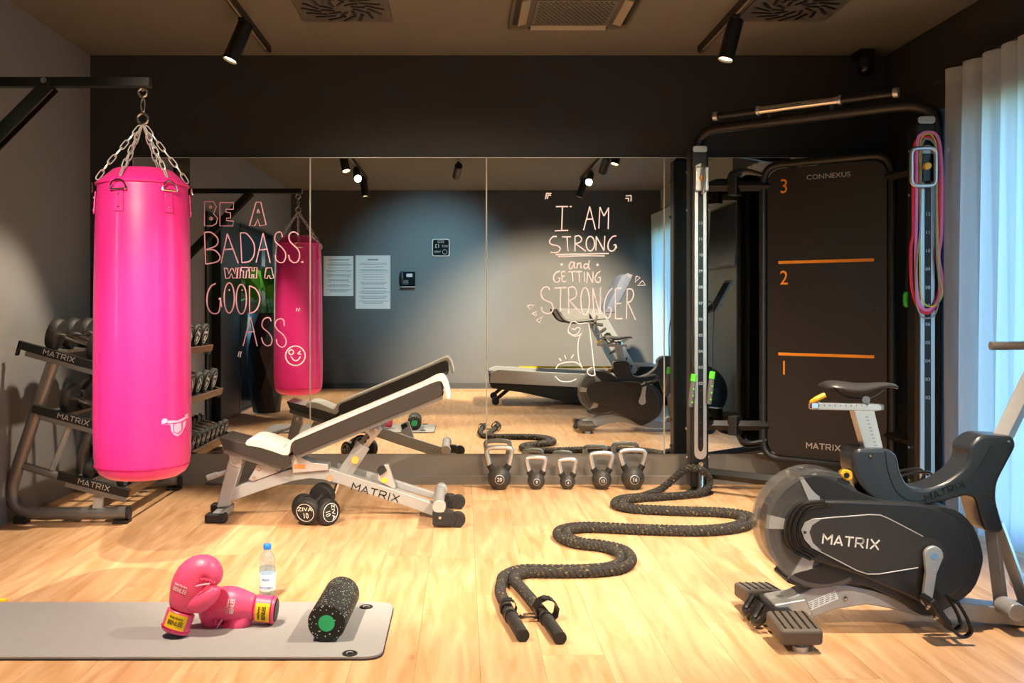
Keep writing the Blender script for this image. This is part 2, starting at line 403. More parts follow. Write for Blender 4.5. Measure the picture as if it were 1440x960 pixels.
struct(MB().box((XR-0.012, 4.5, 2.66), (0.024, 3.6, 0.33)).build('trim_1', M_wall, smooth=False))
# plinth under the mirrors and skirtings
mb_z = H-(637-CY)/F*D; mt_z = H+(CY-222)/F*D
struct(MB().box(((XL+XR)/2, D-0.008, mb_z/2+0.027), (XR-XL, 0.016, mb_z-0.054)).build('trim_2', M_base, smooth=False))
struct(MB().box(((XL+XR)/2, D-0.016, 0.029), (XR-XL, 0.032, 0.058)).build('baseboard_back', M_base, bevel=0.003))
struct(MB().box(((XL+XR)/2, YB+0.008, 0.04), (XR-XL, 0.016, 0.08)).build('baseboard_front', M_wall, smooth=False))
# windows in the right wall
for i, (a, c, z0, z1) in enumerate(RH):
    wf = MB()
    for yy in (a+0.025, (a+c)/2, c-0.025): wf.box((XR+0.07, yy, (z0+z1)/2), (0.05, 0.05, z1-z0))
    for zz in (z0+0.025, z1-0.025): wf.box((XR+0.07, (a+c)/2, zz), (0.05, c-a, 0.05))
    f = struct(wf.build('window_%d' % (i+1), mat('dark_window_frame', (60, 60, 62), 0.4, noise=0.05), smooth=False))
    for (p, q) in ((a+0.05, (a+c)/2-0.025), ((a+c)/2+0.025, c-0.05)):
        MB().box((XR+0.07, (p+q)/2, (z0+z1)/2), (0.012, q-p, z1-z0-0.1)).build('pane', M_glass, f, smooth=False)
    pl = bpy.data.lights.new('window_portal', 'AREA'); pl.shape = 'RECTANGLE'; pl.size = z1-z0; pl.size_y = c-a; pl.cycles.is_portal = True
    po = bpy.data.objects.new('window_portal', pl); COL.objects.link(po); po.location = (XR+T+0.02, (a+c)/2, (z0+z1)/2); po.rotation_euler = (0, math.pi/2, 0)
# alcove with plants behind the left wall openings
ab = MB(); ax0 = XL-T-1.0
ab.box((ax0-0.03, 2.9, CEIL/2), (0.06, 1.6, CEIL)); ab.box((ax0-0.03, 0.55, CEIL/2), (0.06, 0.7, CEIL)); ab.box((ax0-0.03, 1.5, 0.5), (0.06, 1.3, 1.0))
ab.box((XL-T-0.5, 0.17, CEIL/2), (1.0, 0.06, CEIL)); ab.box((XL-T-0.5, 3.73, CEIL/2), (1.0, 0.06, CEIL))
ab.box((XL-T-0.5, 1.95, CEIL+0.03), (1.1, 3.6, 0.06)); ab.box((XL-T-0.5, 1.95, -0.03), (1.1, 3.6, 0.06))
struct(ab.build('wall_alcove', mat('dark_alcove_paint', (50, 46, 42), 0.8, noise=0.1), smooth=False))
df = MB()
for (a, c, z0, z1) in LH:
    for yy in (a+0.02, c-0.02): df.box((XL-0.02, yy, z1/2), (0.09, 0.04, z1))
    df.box((XL-0.02, (a+c)/2, z1-0.02), (0.09, c-a, 0.04))
struct(df.build('trim_3', M_black, smooth=False))
struct(MB().box((XL+0.01, 2.55, 1.04), (0.02, 0.8, 2.08)).build('trim_4', mat('dark_blue_grey_panel', (52, 56, 64), 0.35, noise=0.1), smooth=False))
struct(MB().box((XL+0.012, 4.28, CEIL/2), (0.024, 0.42, CEIL-0.01)).build('trim_5', M_blackgloss, smooth=False))

# ------------------------------------------------------------------ mirrors
edges = [188, 437, 684, 933, 1255]
names = ['leftmost mirror panel, behind the punching bag and dumbbell rack', 'mirror panel behind the bench, second from the left',
         'mirror panel behind the kettlebells', 'rightmost mirror panel, behind the black training rig']
MIR = D-0.022
for i in range(4):
    x0 = P(edges[i], 0, D).x+0.0015; x1 = P(edges[i+1], 0, D).x-0.0015
    r = thing('mirror', names[i], 'mirror', ((x0+x1)/2, MIR, mb_z), 'mirror panels along the back wall')
    MB().box(((x0+x1)/2, MIR+0.004, (mb_z+mt_z)/2), (x1-x0, 0.008, mt_z-mb_z)).build('mirror_glass', M_mirror, r, smooth=False)
    e = MB()
    for xx in (x0+0.0012, x1-0.0012): e.box((xx, MIR+0.002, (mb_z+mt_z)/2), (0.0024, 0.010, mt_z-mb_z))
    e.box(((x0+x1)/2, MIR+0.002, mt_z-0.0015), (x1-x0, 0.010, 0.003))
    e.build('polished_edge', mat('polished_glass_edge', (196, 190, 176), 0.3, noise=0.05), r, smooth=False)
    MB().box(((x0+x1)/2, MIR+0.012, (mb_z+mt_z)/2), (x1-x0, 0.007, mt_z-mb_z)).build('backing', M_black, r, smooth=False)

# ------------------------------------------------------------------ handwriting on the mirrors
def ell(cx, cy, rx, ry, n=20): return [(cx+rx*math.sin(2*math.pi*k/n), cy-ry*math.cos(2*math.pi*k/n)) for k in range(n+1)]
def write(root, name, o, s, strokes, m, r=0.0042, sharp=False):
    b = MB()
    for st in strokes:
        pts = [P(o[0]+x/s, o[1]+y/s, MIR-0.001) for x, y in st]
        path = pts if (sharp or len(pts) < 3) else catmull(pts, 5)
        b.tube(path, r, 6, flat=0.3 if False else None)
    for v in b.v: v.y = MIR-0.0006+(v.y-(MIR-0.001))*0.1
    return b.build(name, m, root)
o3, s3 = (270, 260), 6.0; o4, s4 = (280, 380), 6.0; o5, s5 = (740, 260), 6.8556; o6, s6 = (730, 360), 5.3316
q = thing('mirror_lettering', 'pink handwritten slogan with winking face on the left mirrors', 'lettering', P(360, 400, MIR))
for st in ([[(105, 140), (180, 140), (205, 180), (190, 225), (180, 240), (215, 280), (205, 325), (170, 345), (105, 345), (105, 140)], ell(157, 187, 9, 9), ell(160, 283, 11, 11)],
           [[(235, 148), (352, 148), (348, 205), (285, 205), (285, 228), (325, 235), (325, 278), (290, 280), (290, 300), (350, 305), (345, 345), (235, 345), (235, 148)]],
           [[(540, 145), (580, 145), (625, 335), (570, 345), (555, 285), (530, 345), (485, 345), (540, 145)], [(558, 205), (570, 235), (548, 235), (558, 205)]]):
    write(q, 'letter', o3, s3, st, M_letter, 0.0036, True)
for st in ([[(105, 400), (115, 665)], [(105, 400), (160, 400), (215, 450), (205, 510), (120, 545)], [(120, 545), (190, 550), (235, 600), (215, 645), (115, 668)]],
           [[(245, 660), (298, 410)], [(298, 410), (390, 660)], [(272, 545), (340, 540)]],
           [[(408, 405), (420, 655)], [(408, 405), (460, 410), (520, 490), (525, 580), (490, 640), (420, 655)]],
           [[(540, 655), (600, 405)], [(600, 405), (660, 655)], [(560, 550), (640, 540)]],
           [[(765, 440), (750, 400), (720, 400), (700, 430), (705, 480), (760, 530), (790, 580), (780, 640), (745, 655), (710, 630), (700, 590)]],
           [[(900, 420), (870, 398), (840, 400), (818, 430), (830, 480), (890, 540), (908, 590), (895, 640), (860, 655), (825, 630), (815, 590)]],
           [[(920, 650), (940, 650)]]):
    write(q, 'letter', o3, s3, st, M_letter, 0.0044)
for st in ([(272, 700), (300, 705), (310, 750), (330, 705), (345, 705), (360, 750), (370, 700), (385, 700), (375, 785), (345, 785), (333, 745), (315, 785), (285, 788), (272, 700)],
           [(387, 700), (410, 700), (405, 785), (382, 785), (387, 700)],
           [(415, 695), (475, 695), (475, 725), (460, 725), (455, 785), (432, 785), (435, 725), (415, 725), (415, 695)],
           [(485, 695), (505, 695), (505, 725), (525, 725), (525, 695), (548, 695), (545, 785), (520, 785), (520, 755), (505, 755), (505, 785), (482, 785), (485, 695)],
           [(625, 700), (670, 698), (690, 785), (660, 788), (655, 765), (640, 765), (635, 788), (612, 785), (625, 700)]):
    write(q, 'letter', o3, s3, [st], M_letter, 0.0038, True)
for st in ([[(140, 110), (100, 135), (70, 200), (68, 290), (95, 350), (140, 365), (170, 340), (180, 240), (165, 245)], [(180, 240), (190, 310)]],
           [ell(254, 232, 43, 127), [(250, 160), (258, 172)]], [ell(356, 243, 43, 125), [(360, 160), (366, 172)]],
           [[(425, 130), (425, 360)], [(425, 130), (480, 160), (512, 230), (500, 300), (470, 345), (425, 362)]],
           [[(370, 638), (435, 395)], [(435, 395), (490, 640)], [(395, 520), (470, 515)]],
           [[(607, 430), (595, 402), (560, 402), (535, 430), (535, 480), (590, 530), (615, 580), (605, 625), (570, 635), (540, 610), (525, 565)]],
           [[(718, 468), (715, 425), (690, 408), (655, 420), (640, 460), (660, 500), (715, 550), (735, 600), (720, 640), (690, 645), (660, 620), (652, 580)]]):
    write(q, 'letter', o4, s4, st, M_letter, 0.0044)
write(q, 'quotation_mark', o4, s4, [[(327, 730), (336, 692), (343, 690)], [(345, 735), (353, 692), (360, 690)]], M_letter2, 0.0038)
write(q, 'quotation_mark', o4, s4, [[(820, 345), (828, 318)], [(838, 345), (848, 318)]], M_letter2, 0.0038)
write(q, 'winking_face', o4, s4, [ell(812, 720, 82, 82, 28), ell(777, 690, 20, 20), [(775, 725), (800, 758), (830, 758), (855, 728)], [(855, 680), (832, 702)], [(832, 702), (862, 708)]], M_letter2, 0.0042)
q = thing('mirror_lettering', 'pale pink handwritten slogan with flexed arm on the mirror above the kettlebells', 'lettering', P(820, 400, MIR))
for nm, o, s, st in (
    ('corner_mark', o5, s5, [[(187, 138), (195, 80)], [(195, 80), (243, 82)], [(205, 135), (210, 98)], [(210, 98), (238, 100)]]),
    ('corner_mark', o5, s5, [[(960, 105), (1012, 102)], [(1012, 102), (1010, 158)], [(955, 130), (988, 128)], [(988, 128), (985, 160)]]),
    ('letter', o5, s5, [[(285, 208), (405, 208)], [(350, 208), (342, 435)], [(275, 442), (405, 437)], [(418, 208), (440, 207)]]),
    ('letter', o5, s5, [[(553, 435), (612, 208)], [(612, 208), (668, 430)], [(585, 330), (640, 328)]]),
    ('letter', o5, s5, [[(700, 420), (710, 212)], [(710, 212), (750, 300)], [(750, 300), (795, 218)], [(795, 218), (790, 425)]]),
    ('letter', o5, s5, [[(295, 497), (255, 500), (225, 540), (240, 570), (300, 585), (328, 610), (315, 640), (280, 652), (235, 648)]]),
    ('letter', o5, s5, [[(345, 500), (432, 498)], [(392, 500), (403, 640)]]),
    ('letter', o5, s5, [[(470, 495), (470, 640)], [(470, 495), (510, 490), (535, 520), (520, 550), (475, 565)], [(475, 565), (575, 638)]]),
    ('letter', o5, s5, [ell(618, 565, 40, 70)]),
    ('letter', o5, s5, [[(672, 632), (675, 495)], [(675, 495), (750, 632)], [(750, 632), (758, 490)]]),
    ('letter', o5, s5, [[(870, 490), (830, 500), (795, 550), (790, 610), (820, 637), (855, 620), (865, 575)], [(865, 575), (840, 580)], [(865, 575), (872, 610)]]),
    ('underline', o5, s5, [[(285, 670), (540, 665), (795, 660)], [(310, 690), (540, 682), (757, 683)]]),
    ('letter', o5, s5, [[(460, 745), (430, 745), (415, 780), (420, 805), (445, 795), (465, 745), (465, 790), (480, 800)]]),
    ('letter', o5, s5, [[(492, 752), (490, 802)], [(491, 775), (505, 755), (522, 752), (528, 768), (528, 792), (540, 803)]]),
    ('letter', o5, s5, [[(595, 765), (570, 760), (555, 790), (575, 805), (597, 780), (608, 725), (600, 790), (615, 815)]]),
    ('dot', o5, s5, [ell(342, 765, 7, 7, 10)]), ('dot', o5, s5, [ell(688, 768, 7, 7, 10)]),
    ('letter', o6, s6, [[(305, 112), (275, 125), (258, 160), (268, 190), (295, 192), (305, 165), (290, 165)]]),
    ('letter', o6, s6, [[(345, 115), (318, 117)], [(318, 117), (322, 190)], [(322, 190), (350, 190)], [(320, 152), (345, 150)]]),
    ('letter', o6, s6, [[(370, 118), (425, 115)], [(398, 117), (405, 195)]]), ('letter', o6, s6, [[(428, 118), (475, 115)], [(450, 117), (452, 197)]]),
    ('letter', o6, s6, [[(487, 115), (490, 197)]]), ('letter', o6, s6, [[(510, 200), (512, 118)], [(512, 118), (552, 200)], [(552, 200), (555, 115)]]),
    ('letter', o6, s6, [[(610, 112), (585, 130), (570, 165), (580, 195), (605, 190), (608, 160), (592, 162)]]),
    ('letter', o6, s6, [[(232, 255), (215, 232), (185, 235), (165, 270), (180, 320), (240, 350), (255, 390), (240, 425), (205, 430), (175, 410), (165, 380)]]),
    ('letter', o6, s6, [[(265, 240), (355, 235)], [(312, 238), (308, 415)]]),
    ('letter', o6, s6, [[(370, 235), (372, 430)], [(370, 235), (410, 232), (430, 265), (420, 310), (375, 330)], [(375, 330), (465, 432)]]),
    ('letter', o6, s6, [ell(495, 337, 32, 103)]),
    ('letter', o6, s6, [[(560, 460), (552, 240)], [(552, 240), (608, 440)], [(608, 440), (610, 235)]]),
    ('letter', o6, s6, [[(700, 238), (665, 280), (640, 350), (640, 430), (655, 465), (680, 450), (690, 390), (665, 390)]]),
    ('letter', o6, s6, [[(770, 240), (722, 245)], [(722, 245), (722, 470)], [(722, 470), (775, 468)], [(722, 360), (765, 352)]]),
    ('letter', o6, s6, [[(805, 470), (812, 245)], [(812, 245), (845, 250), (858, 290), (840, 335), (815, 345)], [(815, 345), (873, 478)]])):
    write(q, nm, o, s, st, M_letter2, 0.0042)
for st in ([(62, 368), (110, 368), (82, 400), (62, 368)], [(98, 430), (130, 412), (128, 450), (98, 430)], [(130, 480), (175, 455), (155, 500), (130, 480)],
           [(818, 138), (845, 140), (828, 165), (818, 138)], [(878, 150), (908, 160), (870, 195), (878, 150)], [(925, 183), (948, 217), (888, 220), (925, 183)]):
    write(q, 'triangle_mark', o6, s6, [st], M_letter2, 0.0034, True)
write(q, 'flexed_arm', o6, s6, [[(385, 500), (410, 488), (450, 505), (515, 503), (528, 540), (545, 680), (565, 860), (570, 885), (550, 895), (520, 885), (512, 860), (530, 840), (550, 835)],
      [(480, 560), (450, 610), (440, 690), (450, 780), (475, 845)], [(385, 500), (368, 565), (400, 590), (440, 580), (458, 545), (440, 535), (415, 550), (405, 545), (390, 550)], [(368, 565), (410, 598), (450, 592), (480, 560)],
      [(275, 845), (300, 810), (360, 795), (420, 795), (455, 815), (480, 850)], [(270, 900), (310, 935), (380, 940), (430, 920)], [(300, 765), (315, 785)], [(342, 742), (352, 772)], [(410, 735), (392, 765)]], M_letter2, 0.0034)

# ------------------------------------------------------------------ ceiling: tracks, spotlights, vents
TX = {'left': -1.245, 'right': 1.51}
for side, xx in TX.items():
    r = thing('ceiling_track', 'black ceiling track rail on the %s side of the room' % side, 'lighting track', (xx, 3.2, CEIL), 'lighting tracks')
    MB().box((xx, 3.2, CEIL-0.02), (0.036, 5.85, 0.04)).build('rail', M_black, r, smooth=False, bevel=0.003)
    MB().box((xx, 3.2, CEIL-0.0405), (0.012, 5.7, 0.003)).build('conductor_slot', mat('pale_track_slot', (150, 132, 104), 0.4, noise=0.05), r, smooth=False)
def spot(x, y, aim, power, ang, label, warm=True, blend=0.5):
    z = CEIL-0.10; piv = Vector((x, y, z)); d = (Vector(aim)-piv).normalized()
    r = thing('track_spotlight', label, 'spotlight', (x, y, CEIL-0.04), 'track spotlights')
    q_ = Vector((0, 0, -1)).rotation_difference(d).to_matrix()
    b = MB(); b.box((x, y, CEIL-0.05), (0.034, 0.10, 0.02)); b.tube([(x, y, CEIL-0.04), (x, y, z)], 0.011, 8); b.build('mount', M_black, r)
    L = 0.235; R = 0.044
    b = MB(); b.lathe([(R*0.9, 0.045), (R, 0.04), (R, 0.04-L), (R*0.9, 0.04-L), (R*0.86, 0.06-L)], 24, piv, q_); b.build('housing', M_black, r, angle=30)
    b = MB(); b.lathe([(R*0.84, 0.052-L), (R*0.84, 0.058-L)], 20, piv, q_); b.build('lens', M_lamp if warm else M_lampcool, r)
    l = bpy.data.lights.new('spot_bulb', 'SPOT'); l.energy = power; l.spot_size = math.radians(ang); l.spot_blend = blend; l.shadow_soft_size = 0.035
    l.color = (1.0, 0.825, 0.615) if warm else (0.36, 0.76, 1.0)
    lo = bpy.data.objects.new('spot_bulb', l); COL.objects.link(lo); lo.parent = r
    lo.location = piv+d*(L-0.03)-Vector(r.location); lo.rotation_euler = d.to_track_quat('-Z', 'Y').to_euler()
LIGHTS = [
    (TX['left'], 5.42, (-2.05, 5.0, 0.55), 260, 62, 'black track spotlight above the dumbbell rack, nearest the mirrors on the left'),
    (TX['right'], 5.36, (0.75, 5.15, 0.0), 335, 78, 'black track spotlight beside the right swirl vent, nearest the mirrors'),
    (TX['left'], 2.75, (-0.55, 3.8, 0.0), 360, 76, 'black track spotlight on the left track, second from the mirrors'),
    (TX['right'], 3.3, (0.8, 3.9, 0.0), 370, 78, 'black track spotlight on the right track, second from the mirrors'),
    (TX['left'], 1.5, (-0.40, 5.4, 0.5), 500, 56, 'lit track spotlight glaring warm in the mirror, near the front of the left track'),
    (TX['right'], 2.5, (1.10, -1.0, 0.2), 4900, 64, 'black track spotlight over the exercise bike, aimed at the wall with the notices'),
    (TX['right'], 1.2, (0.6, 5.2, 0.4), 420, 56, 'black track spotlight second from the front end of the right track'),
    (TX['left'], 0.7, (-0.9, 0.9, 0.0), 300, 80, 'added black track spotlight at the front end of the left track, brightening the floor'),  # unseen lamp, added to brighten the mirrored floor near the front wall
    (TX['right'], 0.6, (0.6, 0.6, 0.0), 300, 80, 'added black track spotlight at the front end of the right track, brightening the floor'),  # also an added lamp, lifting the dark front floor in the mirror
]
for a in LIGHTS: spot(*a, blend=0.9 if a[3] > 1000 else 0.5)
spot(-0.06, 1.86, (-0.45, -1.05, 1.5), 880, 58, 'cool white ceiling spotlight glaring in the middle mirror', warm=False, blend=0.95)

def swirl(xc, yc, size, label):
    z = CEIL; r = thing('swirl_vent', label, 'vent', (xc, yc, z), 'swirl ceiling vents')
    h = size/2
    MB().box((xc, yc, z-0.006), (size, size, 0.012)).build('plate', mat('brown_vent_plate', (84, 79, 68), 0.5, noise=0.06), r, bevel=0.003)
    for ring, (r0, r1, n) in enumerate(((0.06, 0.125, 10), (0.14, 0.225, 16))):
        for k in range(n):
            a = 2*math.pi*k/n; b = MB()
            p0 = Vector((xc+r0*math.cos(a), yc+r0*math.sin(a), z-0.013)); p1 = Vector((xc+r1*math.cos(a+0.45), yc+r1*math.sin(a+0.45), z-0.013))
            if ring == 1 and max(abs(p1.x-xc), abs(p1.y-yc)) > h-0.015: p1 = p0.lerp(p1, 0.8)
            dd = (p1-p0).normalized(); s_ = Vector((-dd.y, dd.x, 0))*0.009
            b.prism([p0-s_, p0+s_, p1+s_, p1-s_], [x+Vector((0, 0, -0.004)) for x in (p0-s_, p0+s_, p1+s_, p1-s_)]); b.build('vane', M_black, r, smooth=False)
swirl(-0.67, 5.31, 0.52, 'square swirl vent in the ceiling left of centre')
swirl(1.83, 5.30, 0.52, 'square swirl vent in the ceiling beside the right track')
r = thing('ceiling_cassette', 'square ceiling air conditioning cassette with perforated grille, centre of ceiling', 'air conditioner', (0.61, 5.33, CEIL))
MB().box((0.61, 5.33, CEIL-0.012), (0.70, 0.70, 0.024)).build('frame', mat('brown_cassette_frame', (86, 80, 68), 0.5, noise=0.06), r, bevel=0.008)
MB().box((0.61, 5.33, CEIL-0.028), (0.44, 0.44, 0.012)).build('grille', mat('brown_grille', (98, 92, 78), 0.5, noise=0.06), r, bevel=0.004)
g = MB()
for i in range(15):
    for j in range(15): g.box((0.61-0.19+i*0.027+(j % 2)*0.0135-0.006, 5.33-0.19+j*0.027, CEIL-0.0345), (0.014, 0.014, 0.002))
g.build('perforation', M_black, r, smooth=False, kind='stuff')
for dx, dy in ((1, 0), (-1, 0), (0, 1), (0, -1)):
    MB().box((0.61+dx*0.275, 5.33+dy*0.275, CEIL-0.03), (0.05 if dx else 0.44, 0.05 if dy else 0.44, 0.012), RY(dx*0.25) @ RX(-dy*0.25)).build('flap', mat('beige_flap', (150, 138, 114), 0.5, noise=0.06), r, bevel=0.003)
    MB().box((0.61+dx*0.31, 5.33+dy*0.31, CEIL-0.026), (0.036 if dx else 0.46, 0.036 if dy else 0.46, 0.006)).build('outlet_slot', M_black, r, smooth=False)
# security camera in the far right corner
c0 = P(1222, 82, 6.15); r = thing('security_camera', 'small black dome camera on the wall in the far right corner', 'camera', (c0.x, 6.2, CEIL-0.03))
MB().box((c0.x, 6.25, CEIL-0.03), (0.09, 0.16, 0.06)).build('mount', M_black, r, bevel=0.006)
MB().lathe([(0.055, 0.03), (0.06, 0.0), (0.058, -0.03)], 24, (c0.x, 6.2, CEIL-0.09)).build('housing', M_black, r)
MB().ball((c0.x, 6.2, CEIL-0.12), 0.052, 20, 12).build('dome', M_blackgloss, r)

# ------------------------------------------------------------------ curtain at the window
def curtain(y0, y1, label, seed):
    rnd = random.Random(seed); xc = XR-0.17; zt = 2.44; zb = 0.02
    r = thing('sheer_curtain', label, 'curtain', (xc, (y0+y1)/2, zb))
    n = int((y1-y0)/0.011); nz = 10; vs = []; fs = []
    ph = 0.0; phs = []
    for i in range(n+1):
        ph += 0.011*2*math.pi/(0.135+0.03*math.sin(i*0.06+seed)); phs.append(ph)
    for j in range(nz+1):
        t = j/nz; z = zt+(zb-zt)*t
        for i in range(n+1):
            y = y0+(y1-y0)*i/n
            amp = 0.055*(0.75+0.35*math.sin(i*0.045+2*t+seed))
            vs.append((xc+amp*math.sin(phs[i]+0.5*math.sin(1.7*t+i*0.03))+0.012*math.sin(i*0.31)*t, y+0.022*math.cos(phs[i]), z))
    for j in range(nz):
        for i in range(n): fs.append((j*(n+1)+i, j*(n+1)+i+1, (j+1)*(n+1)+i+1, (j+1)*(n+1)+i))
    b = MB(); b.add(vs, fs); b.build('cloth', M_curtain, r, angle=180)
    b = MB(); m_ = n+1
    b.add([Vector(v)+Vector((-0.002, 0, 0.003)) for v in vs[:m_]]+[Vector((v[0]-0.002, v[1], zt-0.075)) for v in vs[:m_]], [(i, i+1, i+1+m_, i+m_) for i in range(n)])
    b.build('header_tape', M_curtain, r, angle=180)
    MB().box((xc, (y0+y1)/2, zt+0.018), (0.03, y1-y0+0.06, 0.022)).build('rail', M_black, r, smooth=False)
    return r
curtain(3.66, 5.14, 'sheer white pleated curtain at the window beside the exercise bike', 1)
curtain(-0.7, 1.1, 'sheer white curtain at the far window, seen as a sliver in the mirror', 2)

# ------------------------------------------------------------------ opposite wall (seen in the mirror)
def R_(px, py, y):
    yy = 2*MIR-y; return Vector(((px-CX)/F*yy, y, H-(py-CY)/F*yy))
BACK = ((-1, 0, 0), (0, 0, 1))     # text facing +y
def notice(px0, py0, px1, py1, label, heading):
    a = R_(px0, py0, YB); b = R_(px1, py1, YB); c = (a+b)/2; wdt = abs(b.x-a.x); hgt = abs(a.z-b.z)
    r = thing('wall_notice', label, 'notice', (c.x, YB+0.001, c.z), 'printed notices on the wall')
    MB().box((c.x, YB+0.003, c.z), (wdt, 0.004, hgt)).build('paper', M_paper, r, smooth=False)
    g = MB(); rnd = random.Random(len(label)); z = c.z+hgt*0.42
    if heading:
        g.box((c.x, YB+0.0055, z), (wdt*0.3, 0.001, 0.022)); z -= 0.05
    while z > c.z-hgt*0.44:
        for k in range(rnd.choice((1, 2, 3))):
            ww = wdt*rnd.uniform(0.55, 0.86); x = c.x-ww/2
            while x < c.x+ww/2:
                d = rnd.uniform(0.012, 0.04); g.box((x+d/2, YB+0.0055, z), (d*0.85, 0.001, 0.007)); x += d
            z -= 0.017
        z -= 0.02
    g.build('printed_text', mat('grey_ink', (110, 116, 124), 0.7, noise=0.05), r, smooth=False, kind='stuff')
notice(455, 360, 497, 416, 'smaller white printed notice on the dark wall, reflected beside the pink bag', False)
notice(500, 359, 549, 434, 'larger white printed notice on the dark wall, reflected beside the telephone', True)
c0 = R_(620, 348, YB+0.02); r = thing('wall_clock', 'square black calendar clock with white rim on the wall, reflected in the mirror', 'clock', (c0.x, YB, c0.z))
MB().xz(round_poly([(c0.x-0.125, c0.z-0.125), (c0.x+0.125, c0.z-0.125), (c0.x+0.125, c0.z+0.125), (c0.x-0.125, c0.z+0.125)], 0.03), YB, YB+0.03).build('case', M_white, r)
MB().xz(round_poly([(c0.x-0.112, c0.z-0.112), (c0.x+0.112, c0.z-0.112), (c0.x+0.112, c0.z+0.112), (c0.x-0.112, c0.z+0.112)], 0.025), YB+0.03, YB+0.033).build('face', M_matteblack, r)
for bd, dx, dz, sz in (('2022', 0, 0.082, 0.05), ('OCT', 0.055, 0.018, 0.042), ('12', -0.050, 0.02, 0.075), ('WED', -0.050, -0.062, 0.040)):
    text('lettering', bd, sz, M_white, r, frame((c0.x+dx, YB+0.0342, c0.z+dz), *BACK), bold=0.001)
MB().tube([(c0.x+0.055+0.032*math.cos(a*0.3142), YB+0.0345, c0.z-0.062+0.032*math.sin(a*0.3142)) for a in range(20)], 0.0025, 6, closed=True).build('dial', M_white, r)
c0 = R_(574, 392, YB+0.03); r = thing('wall_telephone', 'black wall telephone with lit display, reflected beside the notices', 'telephone', (c0.x, YB, c0.z))
MB().box((c0.x, YB+0.03, c0.z), (0.2, 0.06, 0.2), RX(0.15)).build('body', M_matteblack, r, bevel=0.01)
MB().box((c0.x+0.02, YB+0.066, c0.z+0.05), (0.085, 0.01, 0.045), RX(0.15)).build('display', M_lcd, r, smooth=False)
for i in range(3):
    for j in range(3): MB().box((c0.x-0.005-i*0.026, YB+0.068, c0.z-0.03-j*0.024), (0.018, 0.008, 0.015)).build('key', M_grip, r, bevel=0.002)
MB().tube(catmull([(c0.x-0.085, YB+0.06, c0.z-0.07), (c0.x-0.085, YB+0.095, c0.z), (c0.x-0.085, YB+0.07, c0.z+0.1)], 6), 0.02, 10).build('handset', M_black, r)
MB().box((c0.x, YB+0.05, c0.z-0.115), (0.21, 0.09, 0.012)).build('ledge', M_silver, r, bevel=0.003)

# television on the right wall
r = thing('television', 'black flat television on the right wall, reflected behind the rig post', 'television', (XR, 2.55, 1.9))
MB().box((XR-0.065, 2.55, 1.9), (0.05, 1.12, 0.66), RY(0.06)).build('housing', M_black, r, bevel=0.006)
MB().box((XR-0.092, 2.55, 1.9), (0.004, 1.08, 0.62), RY(0.06)).build('screen', M_screen, r, smooth=False)
MB().box((XR-0.022, 2.55, 1.9), (0.04, 0.3, 0.3)).build('bracket', M_black, r, smooth=False)
# gym ball
r = thing('gym_ball', 'black gym ball on the floor by the right wall, reflected behind the rig post', 'ball', (2.42, 2.75, 0))
MB().ball((2.42, 2.75, 0.29), 0.29, 32, 20).build('ball', M_rubber, r)
for dz in (-0.12, -0.06, 0, 0.06, 0.12):
    rr = math.sqrt(0.29**2-dz**2); MB().tube([(2.42+rr*math.cos(a*math.pi/16), 2.75+rr*math.sin(a*math.pi/16), 0.29+dz) for a in range(32)], 0.003, 6, closed=True).build('ridge', M_rubber, r)
# tall pot with a plant
def leaf(b, base, d, length, width, droop=0.5, n=7):
    d = Vector(d).normalized(); side = d.cross(Vector((0, 0, 1)))
    if side.length < 0.1: side = Vector((1, 0, 0))
    side.normalize(); vs = []; p = Vector(base)
    for i in range(n+1):
        t = i/n; wv = width*math.sin(math.pi*min(1, t*0.92+0.08))*(1-0.3*t)
        vs += [p-side*wv, p+Vector((0, 0, -wv*0.3)), p+side*wv]
        dd = (d+Vector((0, 0, -droop*t))).normalized(); p = p+dd*length/n
    fs = []
    for i in range(n): a = i*3; fs += [(a, a+1, a+4, a+3), (a+1, a+2, a+5, a+4)]
    b.add(vs, fs)
def plant(root, base, n, hmin, hmax, width, spread, seed, lim):
    rnd = random.Random(seed)
    for k in range(n):
        a = rnd.uniform(0, 2*math.pi); e = rnd.uniform(0.6, 1.4); b = MB()
        st = Vector(base)+Vector((rnd.uniform(-.06, .06), rnd.uniform(-.06, .06), 0)); L = rnd.uniform(hmin, hmax)
        d = Vector((math.cos(a)*spread, math.sin(a)*spread, e)); top = st+d.normalized()*L*0.45
        b.tube([st, st.lerp(top, 0.5)+Vector((0, 0, .02)), top], 0.005, 6)
        leaf(b, top, d, L*0.6, width*rnd.uniform(0.7, 1.2), rnd.uniform(0.5, 1.2))
        for v in b.v: v.x = min(max(v.x, lim[0]), lim[1]); v.y = min(max(v.y, lim[2]), lim[3])
        b.build('leaf', M_leaf, root, angle=180)
px, py = -2.19, 1.95
r = thing('potted_plant', 'tall black faceted pot with leafy green plant, reflected beside the hanging bag', 'potted plant', (px, py, 0))
vs = []; nseg = 9; prof = [(0.15, 0), (0.19, 0.22), (0.205, 0.45), (0.22, 0.68), (0.235, 0.9), (0.225, 1.1)]
b = MB(); rnd = random.Random(3)
for i, (rr, zz) in enumerate(prof):
    for k in range(nseg):
        a = 2*math.pi*(k+0.5*(i % 2))/nseg; q_ = rr*rnd.uniform(0.94, 1.06); vs.append((px+q_*math.cos(a), py+q_*math.sin(a), zz+(rnd.uniform(-.05, .05) if 0 < i < 5 else 0)))
fs = []
for i in range(5):
    for k in range(nseg):
        a, b_, c_, d_ = i*nseg+k, i*nseg+(k+1) % nseg, (i+1)*nseg+k, (i+1)*nseg+(k+1) % nseg
        fs += [(a, b_, c_), (b_, d_, c_)] if i % 2 == 0 else [(a, b_, d_), (a, d_, c_)]
